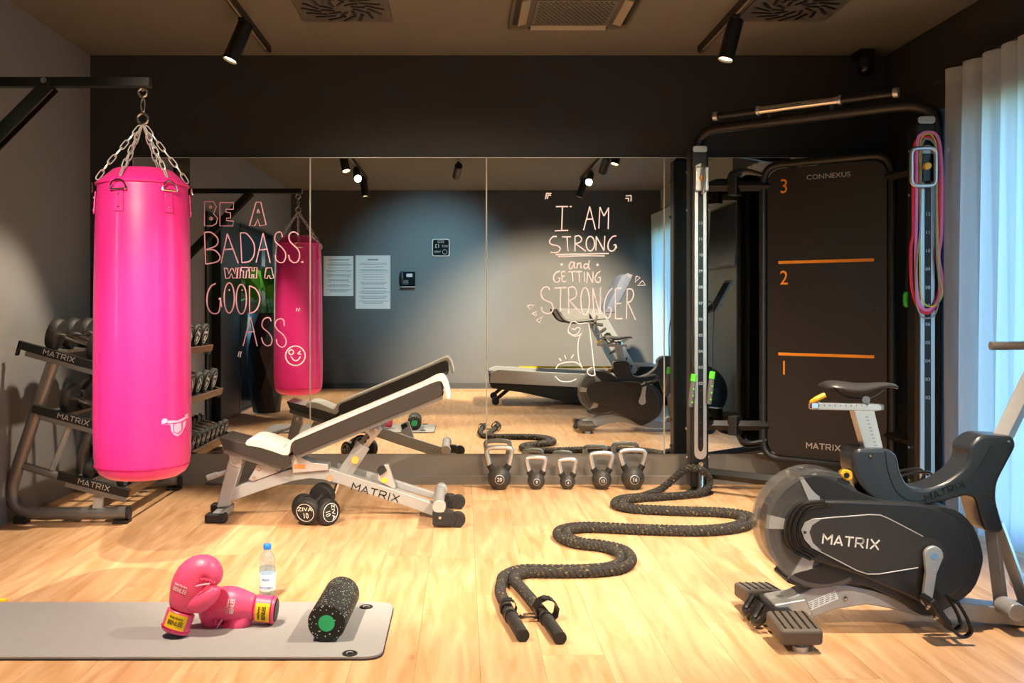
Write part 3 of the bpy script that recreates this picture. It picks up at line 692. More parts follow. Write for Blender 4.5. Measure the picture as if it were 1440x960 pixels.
fs.append(tuple(reversed(range(nseg))))
b.add(vs, fs); b.build('pot', M_pot, r, smooth=False)
MB().lathe([(0.20, 1.05), (0.01, 1.06)], 18, (px, py, 0)).build('soil', mat('dark_soil', (40, 30, 22), 0.95, noise=0.4, nscale=60, bump=0.5, bscale=90), r)
plant(r, (px, py, 1.05), 26, 0.5, 0.95, 0.07, 0.75, 5, (XL+0.03, 3, 0, 6))
for i, (xx, yy, lab) in enumerate(((XL-0.55, 3.22, 'dark leafy plant in the alcove, reflected behind the slogan'), (XL-0.6, 1.1, 'leafy plant in the alcove behind the tall pot'))):
    r = thing('alcove_plant', lab, 'plant', (xx, yy, 0), 'plants in the alcove')
    MB().lathe([(0.16, 0), (0.2, 0.02), (0.23, 0.75), (0.21, 0.76), (0.2, 0.7), (0.01, 0.7)], 20, (xx, yy, 0)).build('pot', M_pot, r)
    plant(r, (xx, yy, 0.7), 34, 0.6, 1.4, 0.075, 0.5, 11+i, (XL-T-0.95, XL-T-0.02, 0.25, 3.65))
al = bpy.data.lights.new('alcove_fill_bulb', 'SPOT'); al.energy = 220; al.color = (1, 0.82, 0.6); al.spot_size = 1.9; al.shadow_soft_size = 0.05  # lamp made up to brighten the alcove plants
r = thing('alcove_fill_light', 'small added downlight in the alcove ceiling, brightening the plants', 'downlight', (XL-0.45, 1.6, CEIL))
MB().lathe([(0.06, -0.004), (0.06, 0.0), (0.045, 0.0), (0.045, -0.004)], 20, (XL-0.45, 1.6, CEIL-0.002)).build('ring', M_silver, r)
MB().lathe([(0.044, -0.003), (0.044, -0.001)], 20, (XL-0.45, 1.6, CEIL-0.001)).build('lens', M_lamp, r)
ao = bpy.data.objects.new('alcove_fill_bulb', al); COL.objects.link(ao); ao.parent = r; ao.location = (0, 0, -0.02)

# treadmill in front of the opposite wall
ty0, ty1 = 0.45, 1.25; tc = (ty0+ty1)/2
TR = lambda px, py, y=ty1: R_(px, py, y)
base = TR(780, 570); r = thing('treadmill', 'grey and black treadmill with raised deck, reflected behind the bike', 'treadmill', (base.x, tc, 0))
def xzp(lst, y=ty1): return [(TR(a, c, y).x, TR(a, c, y).z) for a, c in lst]
for (a, c) in ((ty1-0.09, ty1), (ty0, ty0+0.09)):
    MB().xz(xzp([(690, 524), (700, 520), (900, 530), (905, 548), (820, 545), (690, 538)]), a, c).build('side_rail', M_silver, r, bevel=0.006)
MB().xz(xzp([(688, 526), (690, 537), (690, 545), (730, 552), (905, 585), (930, 585), (930, 540), (705, 527)]), ty0+0.1, ty1-0.1).build('deck', M_rubber, r, bevel=0.008)
MB().xz(xzp([(688, 538), (692, 546), (735, 552), (905, 590), (930, 590), (930, 548)]), ty1-0.08, ty1-0.02).build('lower_beam', M_black, r, bevel=0.006)
for yy in (ty1-0.05, ty0+0.05):
    b = MB(); a0 = TR(716, 547); a1 = TR(697, 562); b.tube([(a0.x, yy, a0.z), (a1.x, yy, 0.06)], 0.022, 8); b.tube([(a1.x, yy-0.02, 0.045), (a1.x, yy+0.02, 0.045)], 0.045, 16); b.build('rear_foot', M_black, r)
    b = MB(); fx = TR(925, 575).x; b.box((fx, yy, 0.1), (0.12, 0.08, 0.2)); b.build('front_foot', M_black, r, bevel=0.01)
    MB().xz(xzp([(829, 440), (850, 440), (903, 530), (880, 530)]), yy-0.04, yy+0.04).build('upright', M_silver, r, bevel=0.008)
a0 = TR(852, 478); b0 = TR(892, 535)
logo('lettering', M_ink, r, frame((TR(862, 490).x, ty1-0.0, TR(862, 490).z), (-(b0.x-a0.x), 0, -(b0.z-a0.z)), (1, 0, -0.5)), 0.85, 0.13)
MB().xz(xzp([(783, 434), (845, 434), (852, 444), (850, 458), (805, 454), (793, 450)]), ty0+0.05, ty1-0.05).build('console', M_darksteel, r, bevel=0.01)
for yy in (ty1-0.03, ty0+0.03):
    MB().tube(catmull([(TR(783, 434).x, yy, TR(783, 434).z), (TR(800, 452).x, yy, TR(800, 452).z), (TR(852, 448).x, yy, TR(852, 448).z)], 6), 0.022, 10).build('handrail', M_black, r)
MB().xz(xzp([(852, 440), (866, 440), (893, 388), (886, 383), (876, 388)]), ty0+0.1, ty1-0.1).build('screen', mat('blue_grey_console', (30, 36, 50), 0.65, noise=0.06), r, bevel=0.01)
MB().xz(xzp([(735, 520.5), (900, 520.5), (900, 523), (735, 523)]), ty0+0.02, ty0+0.06).build('yellow_stripe', M_yellow, r, smooth=False)
MB().xz(xzp([(885, 535), (900, 515), (935, 515), (945, 545), (945, 585), (900, 585)]), ty0, ty1).build('motor_cover', M_black, r, bevel=0.02)

# ------------------------------------------------------------------ punching bag, chains, bracket
BX, BY = -1.437, 4.30; kb = BY/F
def bz(py): return H-(py-CY)*kb
R0 = 0.206
bag = thing('punching_bag', 'large hot pink punching bag hanging on chains beside the rack', 'punching bag', (BX, BY, bz(660)))
prof = [(0.001, bz(672)), (0.10, bz(671)), (0.155, bz(668)), (0.185, bz(662)), (0.200, bz(654)), (0.2025, bz(650)), (0.2035, bz(648)), (0.208, bz(640)), (0.211, bz(600)), (0.209, bz(500)), (0.207, bz(400)), (0.203, bz(330)), (0.199, bz(295)), (0.193, bz(268)), (0.194, bz(263)), (0.192, bz(259)), (0.184, bz(256)), (0.128, bz(240)), (0.118, bz(239)), (0.0, bz(238))]
b = MB(); n = 64; vs = []; fs = []
for i, (rr, zz) in enumerate(prof):
    for k in range(n):
        a = 2*math.pi*k/n; q_ = rr*(1+0.008*math.sin(6*a)*min(1, max(0, (zz-1.2)/0.5))+0.004*math.sin(3*a+zz*4)) if rr > 0.01 else rr
        vs.append((BX+q_*math.cos(a), BY+q_*math.sin(a), zz))
for i in range(len(prof)-1):
    for k in range(n): fs.append((i*n+k, i*n+(k+1) % n, (i+1)*n+(k+1) % n, (i+1)*n+k))
b.add(vs, fs); b.build('body', M_pink, bag, angle=50); bagbvh = b.bvh()
MB().tube([(BX+0.2045*math.cos(2*math.pi*k/48), BY+0.2045*math.sin(2*math.pi*k/48), bz(651)) for k in range(48)], 0.0025, 6, closed=True).build('seam', mat('dark_pink_seam', (190, 8, 88), 0.4, noise=0.05), bag)
MB().tube([(BX+0.197*math.cos(2*math.pi*k/48), BY+0.197*math.sin(2*math.pi*k/48), bz(261)) for k in range(48)], 0.006, 8, closed=True).build('rim_piping', M_pink, bag)
# printed emblem: fists, arms and shield
def patch(name, pts, m, parent, bvh, d, M, lift=0.0015):
    me = bpy.data.meshes.new(name); n_ = len(pts); me.from_pydata([(x, y, 0) for x, y in pts], [], [tuple(range(n_))])
    project(me, M, OFF[parent.name], bvh, d, lift); return mk(name, me, m, parent)
EMD = P(247, 602, 4.1)-Vector((0, 0, H)); EMD.z = 0
Me = frame(P(246, 602, 4.1), (1, 0, 0), (0, 0, 1))
em = lambda l: [(x/8*kb, -y/8*kb) for x, y in l]
for pts in ([(-150, -30), (-130, -52), (-100, -50), (-85, -30), (-90, -5), (-150, 10)], [(-80, -25), (20, -15), (100, -45), (110, -20), (60, 0), (0, 8), (-90, 5)], [(-140, 15), (-60, 20), (-50, 90), (-20, 140), (20, 160), (60, 130), (95, 60), (105, 0), (70, 15), (68, 100), (20, 140), (-28, 110), (-32, 15)],
            [(-20, 25), (55, 12), (55, 95), (15, 125), (-20, 105)], [(90, -60), (120, -75), (125, -20), (105, -25)]):
    patch('emblem', em([(x, y-40) for x, y in pts]), M_palelogo, bag, bagbvh, (EMD.x*0.2, 1, 0), Me)
NCH = 6
link = None
top = Vector((BX, BY, bz(178)))
def make_link():
    L, W, r = 0.026, 0.0095, 0.0028; path = []
    for k in range(16):
        a = 2*math.pi*k/16; path.append((W*math.cos(a), 0, L*0.62*math.sin(a)+(L*0.38 if math.sin(a) > 0.01 else -L*0.38 if math.sin(a) < -0.01 else 0)))
    return MB().tube(path, r, 6, closed=True)
for k in range(NCH):
    a = math.radians(-100)+2*math.pi*k/NCH
    rim = Vector((BX+0.2*math.cos(a), BY+0.2*math.sin(a), bz(262)))
    q = bpy.data.objects.new('chain', None); COL.objects.link(q); q.parent = bag; OFF[q.name] = OFF[bag.name]
    p1 = rim+Vector((0, 0, 0.012)); knee = Vector((BX+0.150*math.cos(a), BY+0.150*math.sin(a), bz(238)+0.012))
    path = [top+Vector((0.012*math.cos(a), 0.012*math.sin(a), 0)), knee, p1]
    tot = [(path[i+1]-path[i]).length for i in range(2)]; step = 0.043; s = 0.0; i = 0
    while s < sum(tot)-0.02:
        s2 = s+step/2; seg = 0 if s2 < tot[0] else 1; t = (s2-(0 if seg == 0 else tot[0]))/tot[seg]
        pos = path[seg].lerp(path[seg+1], min(1, t)); d = (path[seg+1]-path[seg]).normalized()
        if link is None: o = make_link().build('chain_link', M_zinc, None); link = o.data; o.parent = q
        else: o = mk('chain_link', link, None, q)
        o.location = pos-OFF[bag.name]; o.rotation_mode = 'QUATERNION'
        qq = Vector((0, 0, 1)).rotation_difference(d); from mathutils import Quaternion
        o.rotation_quaternion = qq @ Quaternion((0, 0, 1), (math.pi/2)*(i % 2)+0.4)
        s += step; i += 1
    # D ring and riveted tab
    t_ = Vector((-math.sin(a), math.cos(a), 0)); out = Vector((math.cos(a), math.sin(a), 0))
    c_ = rim+out*0.012
    MB().tube([c_+t_*0.037*math.cos(x)+Vector((0, 0, 0.040*math.sin(x)-0.034 if math.sin(x) > 0 else -0.034)) for x in [2*math.pi*j/20 for j in range(20)]], 0.0036, 6, closed=True).build('d_ring', M_chrome, bag)
    zt = bz(272); zb_ = bz(303); hw = 0.021
    def tp(u, z, e): rr = 0.1975+(bz(285)-z)*0.05+e; return Vector((BX, BY, 0))+out*rr+t_*u+Vector((0, 0, z))
    b = MB(); b.prism([tp(-hw*0.8, zt, 0), tp(hw*0.8, zt, 0), tp(hw, zb_, 0.002), tp(-hw, zb_, 0.002)], [tp(-hw*0.8, zt, 0.006), tp(hw*0.8, zt, 0.006), tp(hw, zb_, 0.008), tp(-hw, zb_, 0.008)])
    tab = b.build('strap_tab', M_pink, bag, bevel=0.0015)
    for zz in (bz(280), bz(297)): MB().ball(tp(0, zz, 0.008), 0.005, 10, 6).build('rivet', M_chrome, tab)
b = MB()
for zc, rr in ((bz(167), 0.024), (bz(130), 0.019)):
    b.tube([(BX+rr*math.cos(x), BY, zc+rr*math.sin(x)) for x in [2*math.pi*j/24 for j in range(24)]], 0.0055, 8, closed=True)
b.build('hanging_ring', M_chrome, bag)
MB().tube([(BX+0.008*math.cos(x), BY+0.003, bz(148)+0.03*math.sin(x)) for x in [2*math.pi*j/20 for j in range(20)]], 0.0045, 8, closed=True).build('snap_hook', M_chrome, bag)
zc = bz(116)
r = thing('bag_bracket', 'black steel wall arm with diagonal strut carrying the pink bag', 'wall bracket', (XL+0.03, BY, zc))
MB().box(((XL+BX+0.03)/2+0.015, BY, zc), (BX-XL+0.01, 0.045, 0.042)).build('arm', M_black, r, bevel=0.003)
a = P(67, 118, BY); z2 = zc-(a.x-XL)*1.0
MB().box(((a.x+XL)/2+0.02, BY-0.03, (zc+z2)/2-0.01), ((a.x-XL)*1.40, 0.012, 0.062), RY(-math.pi/4)).build('strut', M_black, r, bevel=0.002)
MB().box(((a.x+XL)/2+0.02, BY+0.03, (zc+z2)/2-0.01), ((a.x-XL)*1.40, 0.012, 0.062), RY(-math.pi/4)).build('strut', M_black, r, bevel=0.002)
MB().box((XL+0.031, BY, (zc+z2)/2), (0.012, 0.10, zc-z2+0.16)).build('wall_plate', M_black, r, bevel=0.002)
MB().tube([(a.x, BY-0.045, zc), (a.x, BY+0.045, zc)], 0.014, 8).build('bolt', M_chrome, r)
MB().tube([(BX, BY, zc-0.02), (BX, BY, bz(128))], 0.006, 8).build('eye_bolt', M_chrome, r)

# ------------------------------------------------------------------ dumbbells
def dumbbell(name, R, W, half, hr, texty, body=M_rubber):
    """axis along local x, centred at the origin"""
    r = thing(name, 'black dumbbell', 'dumbbell')
    MB().lathe([(hr*0.8, -half), (hr*0.95, -half*0.5), (hr*1.08, 0), (hr*0.95, half*0.5), (hr*0.8, half)], 14, (0, 0, 0), RY(math.pi/2)).build('handle', M_chrome, r)
    for s in (-1, 1):
        pr = [(R*0.55, 0), (R*0.93, 0.002), (R, 0.010), (R, W-0.010), (R*0.95, W-0.003), (R*0.86, W), (R*0.85, W-0.002), (0.001, W-0.002)]
        hd = MB().lathe(pr, 28, (s*half*0.86, 0, 0), RY(s*math.pi/2)).build('head', body, r)
        x = s*(half*0.86+W-0.0015)
        MB().tube([(x, R*0.70*math.cos(2*math.pi*k/28), R*0.70*math.sin(2*math.pi*k/28)) for k in range(28)], R*0.022, 5, closed=True).build('ring', M_white, hd)
        if texty:
            M0 = frame((x, 0, 0), (0, s, 0), (0, 0, 1))
            text('lettering', 'ZIVA', R*0.42, M_white, hd, M0 @ Matrix.Translation((0, R*0.26, 0)), xs=1.35, bold=R*0.02)
            text('lettering', texty, R*0.62, M_white, hd, M0 @ Matrix.Translation((0, -R*0.26, 0)), xs=0.8, bold=R*0.015)
        else:
            b = MB(); b.box((x, 0, R*0.25), (0.002, R*0.9, R*0.2)); b.box((x, 0, -R*0.25), (0.002, R*0.4, R*0.45)); b.build('print', M_white, hd, smooth=False)
    return r
def place(o, a, c, roll=0.0):
    a = Vector(a); c = Vector(c); o.location = (a+c)/2; d = (c-a).normalized()
    q_ = Vector((1, 0, 0)).rotation_difference(d) if d.x > -0.99 else Matrix.Rotation(math.pi, 3, 'Z').to_quaternion()
    from mathutils import Quaternion
    o.rotation_mode = 'QUATERNION'; o.rotation_quaternion = q_ @ Quaternion((1, 0, 0), roll)
R10 = 0.070
d1 = dumbbell('dumbbell', R10, 0.058, 0.085, 0.014, '10')
d1['label'] = 'black 10 kilogram dumbbell with badge facing the camera, leaning over its twin'; d1['group'] = 'pair of dumbbells on the floor by the bench'
place(d1, (-0.845, 5.10, R10+0.002), (-0.775, 5.36, R10+0.06), 0.12)
d2 = copy_tree(d1); d2['label'] = 'black 10 kilogram dumbbell with sideways badge turned right, under its twin'
place(d2, (-0.90, 5.31, R10), (-0.71, 5.13, R10), -1.45)

# ------------------------------------------------------------------ dumbbell rack
RY0, RY1 = 5.16, 6.20
rp = lambda px, py, y=RY0: P(px, py, y)
rack = thing('dumbbell_rack', 'grey three-tier dumbbell rack against the left wall', 'dumbbell rack', (-2.15, (RY0+RY1)/2, 0))
fr = [rp(72, 505), rp(48, 575), rp(20, 660), rp(12, 690), rp(18, 714), rp(42, 727), rp(90, 728), rp(176, 727)]
for v in fr: v.z = max(v.z, 0.052)
for yy in (RY0+0.04, RY1-0.06):
    pth = [Vector((v.x, yy, v.z)) for v in fr]
    MB().tube(catmull(pth, 6), 0.034, 14).build('side_frame', M_darksteel, rack)
    MB().tube([(pth[-1].x-0.002, yy, 0.052), (pth[-1].x+0.012, yy, 0.052)], 0.036, 16).build('end_cap', M_rubber, rack)
    MB().box((pth[-1].x-0.03, yy, 0.009), (0.08, 0.08, 0.018)).build('foot', M_rubber, rack, bevel=0.004)
    MB().box((pth[4].x+0.03, yy, 0.02), (0.07, 0.06, 0.04)).build('foot', M_rubber, rack, bevel=0.004)
    c0 = rp(20, 654); c1 = rp(84, 673)
    MB().tube([(c0.x, yy, c0.z), (c1.x+0.12, yy, c1.z-0.035)], 0.022, 10).build('cross_tube', M_darksteel, rack)
    g0 = rp(140, 686); MB().box((g0.x-0.02, yy, 0.13), (0.05, 0.03, 0.15), RY(0.1)).build('front_post', M_steel, rack, bevel=0.004)
    g1 = rp(92, 592); g2 = rp(68, 662); b = MB(); b.tube([(g1.x+0.02, yy+0.01, g1.z+0.02), (g2.x, yy+0.01, g2.z)], 0.026, 4, flat=0.6); b.build('brace', M_steel, rack)
tiers = [((26, 484), (140, 516), 0.088, 0.105, 0.052, 'top'), ((46, 574), (160, 604), 0.084, 0.10, 0.052, 'middle'), ((82, 668), (182, 694), 0.058, 0.085, 0.042, 'bottom')]
ORD = ['nearest the camera', 'second from the near end', 'third from the near end', 'fourth from the near end', 'fifth from the near end', 'sixth from the near end', 'seventh from the near end', 'eighth from the near end', 'ninth from the near end']
for (p0, p1, R, half, W, nm) in tiers:
    a = rp(*p0); c = rp(*p1); d = (c-a).normalized(); up = Vector((-d.z, 0, d.x)); L = (c-a).length
    th = 0.012
    def bar(u0, u1, h0, h1, y0, y1):
        A = [a+d*u+up*h for u, h in ((u0, h0), (u1, h0), (u1, h1), (u0, h1))]
        return MB().prism([(v.x, y0, v.z) for v in A], [(v.x, y1, v.z) for v in A])
    for yy in (RY0-0.012, RY1-0.012):
        bar(0, L, -0.022, 0.022, yy, yy+0.03).build('shelf_end', M_black, rack, bevel=0.003)
        bar(0.05, L-0.01, -0.05, -0.022, yy+0.005, yy+0.025).build('shelf_support', M_darksteel, rack, bevel=0.003)
    bar(0.10 if nm == 'top' else 0.07, 0.16, -0.018, 0.004, RY0, RY1).build('saddle_rail', M_darksteel, rack, bevel=0.003)
    bar(L-0.12, L-0.06, -0.018, 0.004, RY0, RY1).build('saddle_rail', M_darksteel, rack, bevel=0.003)
    bar(L-0.012, L, -0.02, 0.03, RY0, RY1).build('front_lip', mat('bronze_lip', (120, 96, 66), 0.4, 0.5, noise=0.1), rack, bevel=0.002)
    if nm == 'top':
        bar(0, 0.012, -0.06, 0.02, RY0-0.012, RY0+0.02).build('hook', M_black, rack, bevel=0.002)
    mid = (a+c)/2
    logo('lettering', M_silver, rack, frame((mid.x+0.005, RY0-0.013, mid.z), (d.x, 0, d.z), (up.x, 0, up.z)), 0.17, 0.026)
    proto = None; nd = 5 if R > 0.07 else 8; pitch = (RY1-RY0-0.20)/(nd-1) if nd == 5 else (RY1-RY0-0.14)/(nd-1)
    cc = a+d*(L*0.5+0.03)+up*(R+0.006)
    for k in range(nd):
        yy = RY0+(0.10 if nd == 5 else 0.07)+k*pitch
        if R*0.8 < 0.05: pass
        if proto is None: proto = o = dumbbell('dumbbell', min(R, 0.088), W, half, 0.016, None)
        else: o = copy_tree(proto)
        o['label'] = 'black rack dumbbell with chrome handle on the %s shelf, %s' % (nm, ORD[k]); o['group'] = 'dumbbells on the %s shelf of the rack' % nm
        # neighbours sit a little up or down the slope so that the round heads clear each other
        sft = 0.0
        hd_w = half
        place(o, (cc.x-d.x*half+sft*d.x, yy, cc.z-d.z*half+sft*d.z), (cc.x+d.x*half+sft*d.x, yy, cc.z+d.z*half+sft*d.z), 0.3*k)

# ------------------------------------------------------------------ adjustable bench
YN = 5.33
bp = lambda px, py, y=YN-0.04: P(px, py, y)
def bxz(l, y=YN-0.04): return [(bp(a, c, y).x, bp(a, c, y).z) for a, c in l]
bench = thing('weight_bench', 'grey adjustable weight bench with raised backrest, left of centre', 'weight bench', (bp(460, 700).x, YN, 0))
PB = YN-0.14
def pxz(l): return bxz(l, PB)
MB().xz(round_poly(pxz([(407, 622), (619, 534), (623, 555), (413, 641)]), 0.02, 3), PB, PB+0.28).build('backrest_pad', M_vinyl, bench, bevel=0.010, seg=3)
MB().xz(pxz([(413, 641), (623, 555), (622, 562), (417, 646)]), PB+0.02, PB+0.26).build('backrest_board', M_darksteel, bench, bevel=0.002)
MB().xz(round_poly(pxz([(307, 614), (408, 640), (404, 658), (396, 657), (314, 630)]), 0.015, 3), PB, PB+0.28).build('seat_pad', M_vinyl, bench, bevel=0.010, seg=3)
MB().xz(pxz([(312, 631), (396, 657), (392, 664), (312, 638)]), PB+0.03, PB+0.25).build('seat_board', M_darksteel, bench, bevel=0.003)
bp_f = [(308, 693), (345, 679), (380, 668), (410, 659), (435, 654), (455, 656), (480, 664), (520, 677), (570, 694), (612, 709)]
bp_b = [(612, 727), (570, 712), (520, 696), (480, 682), (455, 675), (435, 673), (410, 677), (380, 686), (345, 698), (311, 710)]
for (y0, y1) in ((YN-0.035, YN+0.035),):
    b = MB(); b.xz(bxz(bp_f+bp_b), y0, y1); b.build('main_beam', M_steel, bench, bevel=0.006)
MB().xz(bxz([(470, 655), (612, 700), (612, 709), (470, 668)]), YN+0.09, YN+0.13).build('side_beam', M_steel, bench, bevel=0.004)
mm0 = bp(494, 683); mm1 = bp(562, 702)
logo('lettering', M_ink, bench, frame(((mm0.x+mm1.x)/2, YN-0.0362, (mm0.z+mm1.z)/2), (mm1.x-mm0.x, 0, mm1.z-mm0.z), (0, 0, 1)), 0.265, 0.036)
MB().xz(bxz([(321, 645), (338, 645), (340, 655), (322, 712), (304, 714)]), YN-0.04, YN+0.04).build('front_leg', M_steel, bench, bevel=0.008)
MB().xz(round_poly(bxz([(322, 638), (340, 640), (342, 650), (336, 658), (324, 652)]), 0.015), YN-0.05, YN+0.05).build('seat_pivot_plate', M_silver, bench, bevel=0.002)
MB().tube([(bp(331, 648).x, YN-0.056, bp(331, 648).z), (bp(331, 648).x, YN+0.056, bp(331, 648).z)], 0.014, 10).build('pivot_bolt', M_chrome, bench)
fx = bp(312, 720).x
MB().box((fx, YN, 0.035), (0.06, 0.26, 0.045)).build('front_foot_bar', M_steel, bench, bevel=0.008)
for yy in (YN-0.12, YN+0.15): MB().box((fx-0.01 if yy < YN else fx-0.05, yy, 0.025), (0.115, 0.07, 0.05)).build('foot_pad', M_rubber, bench, bevel=0.012)
MB().tube([(bp(327, 662).x, YN+0.02, bp(327, 662).z), (bp(300, 671).x, YN+0.03, bp(300, 671).z)], 0.013, 10).build('handle', M_silver, bench)
MB().tube([(bp(302, 670).x, YN+0.03, bp(302, 670).z), (bp(287, 675).x, YN+0.035, bp(287, 675).z)], 0.017, 12).build('handle_grip', M_steel, bench)
MB().xz(bxz([(362, 653), (382, 656), (392, 663), (356, 676), (350, 674)]), YN-0.05, YN+0.05).build('seat_hinge_plate', M_silver, bench, bevel=0.002)
for a_ in ((365, 659), (358, 671)): MB().tube([(bp(*a_).x, YN-0.056, bp(*a_).z), (bp(*a_).x, YN+0.056, bp(*a_).z)], 0.009, 10).build('bolt', M_chrome, bench)
MB().xz(bxz([(408, 637), (420, 640), (440, 650), (462, 652), (462, 660), (413, 664)]), YN-0.06, YN+0.06).build('backrest_hinge_plate', M_silver, bench, bevel=0.002)
MB().tube([(bp(413, 641).x, YN-0.07, bp(413, 641).z), (bp(413, 641).x, YN+0.07, bp(413, 641).z)], 0.013, 12).build('pivot_bolt', M_chrome, bench)
w0 = bp(414, 657, YN-0.06); MB().box((w0.x+0.03, YN-0.061, w0.z+0.005), (0.062, 0.002, 0.024)).build('warning_sticker', mat('orange_sticker', (236, 120, 60), 0.5, noise=0.2, nscale=60), bench, smooth=False)
# backrest support: sleeve, inner post, knob
s0 = bp(482, 670); s1 = bp(510, 627); s2 = bp(531, 600)
MB().tube([(s0.x, YN+0.01, s0.z), (s1.x, YN+0.01, s1.z)], 0.042, 4, flat=0.8).build('support_sleeve', M_steel, bench, bevel=0.004)
MB().tube([(s1.x, YN+0.01, s1.z), (s2.x, YN+0.01, s2.z)], 0.030, 4, flat=0.8).build('support_post', M_alu, bench, bevel=0.002)
for t in (0.2, 0.4, 0.6, 0.8):
    v = s1.lerp(s2, t); MB().tube([(v.x-0.004, YN-0.016, v.z), (v.x-0.004, YN-0.022, v.z)], 0.007, 10).build('adjustment_hole', M_black, bench)
kn = bp(500, 646); MB().tube([(kn.x, YN-0.03, kn.z), (kn.x, YN-0.065, kn.z)], 0.021, 18).build('adjustment_knob', mat('orange_knob', (240, 170, 80), 0.4, noise=0.06), bench, bevel=0.003)
MB().xz(round_poly(bxz([(513, 606), (532, 598), (536, 606), (520, 614)]), 0.01), YN-0.04, YN+0.06).build('top_bracket', M_steel, bench, bevel=0.003)
for a_ in ((517, 606), (529, 605)): MB().tube([(bp(*a_).x, YN-0.05, bp(*a_).z), (bp(*a_).x, YN+0.05, bp(*a_).z)], 0.012, 10).build('bolt', M_chrome, bench)
MB().tube([(bp(464, 672).x, YN-0.042, bp(464, 672).z), (bp(464, 672).x, YN+0.042, bp(464, 672).z)], 0.018, 14).build('pivot_bolt', M_chrome, bench)
tp0 = bp(464, 685); MB().tube([(bp(473, 680).x, YN+0.05, bp(473, 680).z), (bp(468, 697).x, YN+0.05, bp(468, 697).z)], 0.012, 8).build('stop_rod', M_chrome, bench)
MB().xz(bxz([(532, 664), (540, 654), (546, 654), (556, 686), (552, 688), (530, 675)]), YN-0.02, YN+0.02).build('stop_bracket', M_silver, bench, bevel=0.003)
MB().xz(bxz([(530, 660), (540, 655), (544, 662), (534, 669)]), YN-0.045, YN+0.045).build('stop_pad', M_rubber, bench, bevel=0.004)
st = bp(540, 676); MB().tube([(st.x, YN-0.021, st.z), (st.x, YN-0.0225, st.z)], 0.014, 14).build('yellow_sticker', M_yellow, bench)
wx = bp(615, 715).x
MB().tube([(wx+0.01, YN-0.2, 0.115), (wx+0.01, YN+0.2, 0.115)], 0.03, 14).build('rear_cross_bar', M_steel, bench)
for yy in (YN-0.23, YN+0.23):
    wp = [(wx-0.02, 0.012), (wx+0.09, 0.012), (wx+0.11, 0.04), (wx+0.09, 0.085), (wx-0.02, 0.092)]
    MB().xz(round_poly(wp, 0.012), yy-0.03, yy+0.03).build('rear_foot', M_rubber, bench, bevel=0.006)
    MB().tube([(wx+0.115, yy-0.022, 0.042), (wx+0.115, yy+0.022, 0.042)], 0.040, 20).build('wheel', M_rubber, bench, bevel=0.004)
    MB().tube([(wx+0.02, yy-0.033, 0.055), (wx+0.02, yy+0.033, 0.055)], 0.008, 10).build('bolt', M_chrome, bench)
    MB().tube([(wx+0.015, yy-0.03, 0.112), (wx+0.015, yy+0.03, 0.112)], 0.036, 16).build('wheel_bracket', M_silver, bench, bevel=0.004)
# towel laid over the bench
tw = thing('towel', 'white terry towel draped over the bench seat and backrest', 'towel', (bp(400, 640).x, YN, bp(400, 636).z))
top_l = [(345, 623), (350, 617), (365, 617), (385, 624), (400, 630), (407, 620), (430, 609), (480, 588), (540, 563), (590, 542), (612, 531), (622, 530), (628, 538), (632, 552), (633, 561)]
bot_l = [(629, 561), (626, 550), (621, 537), (612, 537), (590, 546), (540, 567), (480, 592), (430, 613), (411, 622), (405, 640), (385, 635), (365, 629), (347, 626)]
tl = [(bp(a, c, PB).x, bp(a, c, PB).z) for a, c in top_l]; bl = [(bp(a, c, PB).x, bp(a, c, PB).z) for a, c in bot_l]
c2 = lambda l: [(v.x, v.z) for v in catmull([Vector((x, 0, z)) for x, z in l], 3)]
MB().xz(c2(tl)+c2(bl), PB-0.006, PB+0.286).build('towel_cloth', M_towel, tw, bevel=0.004)

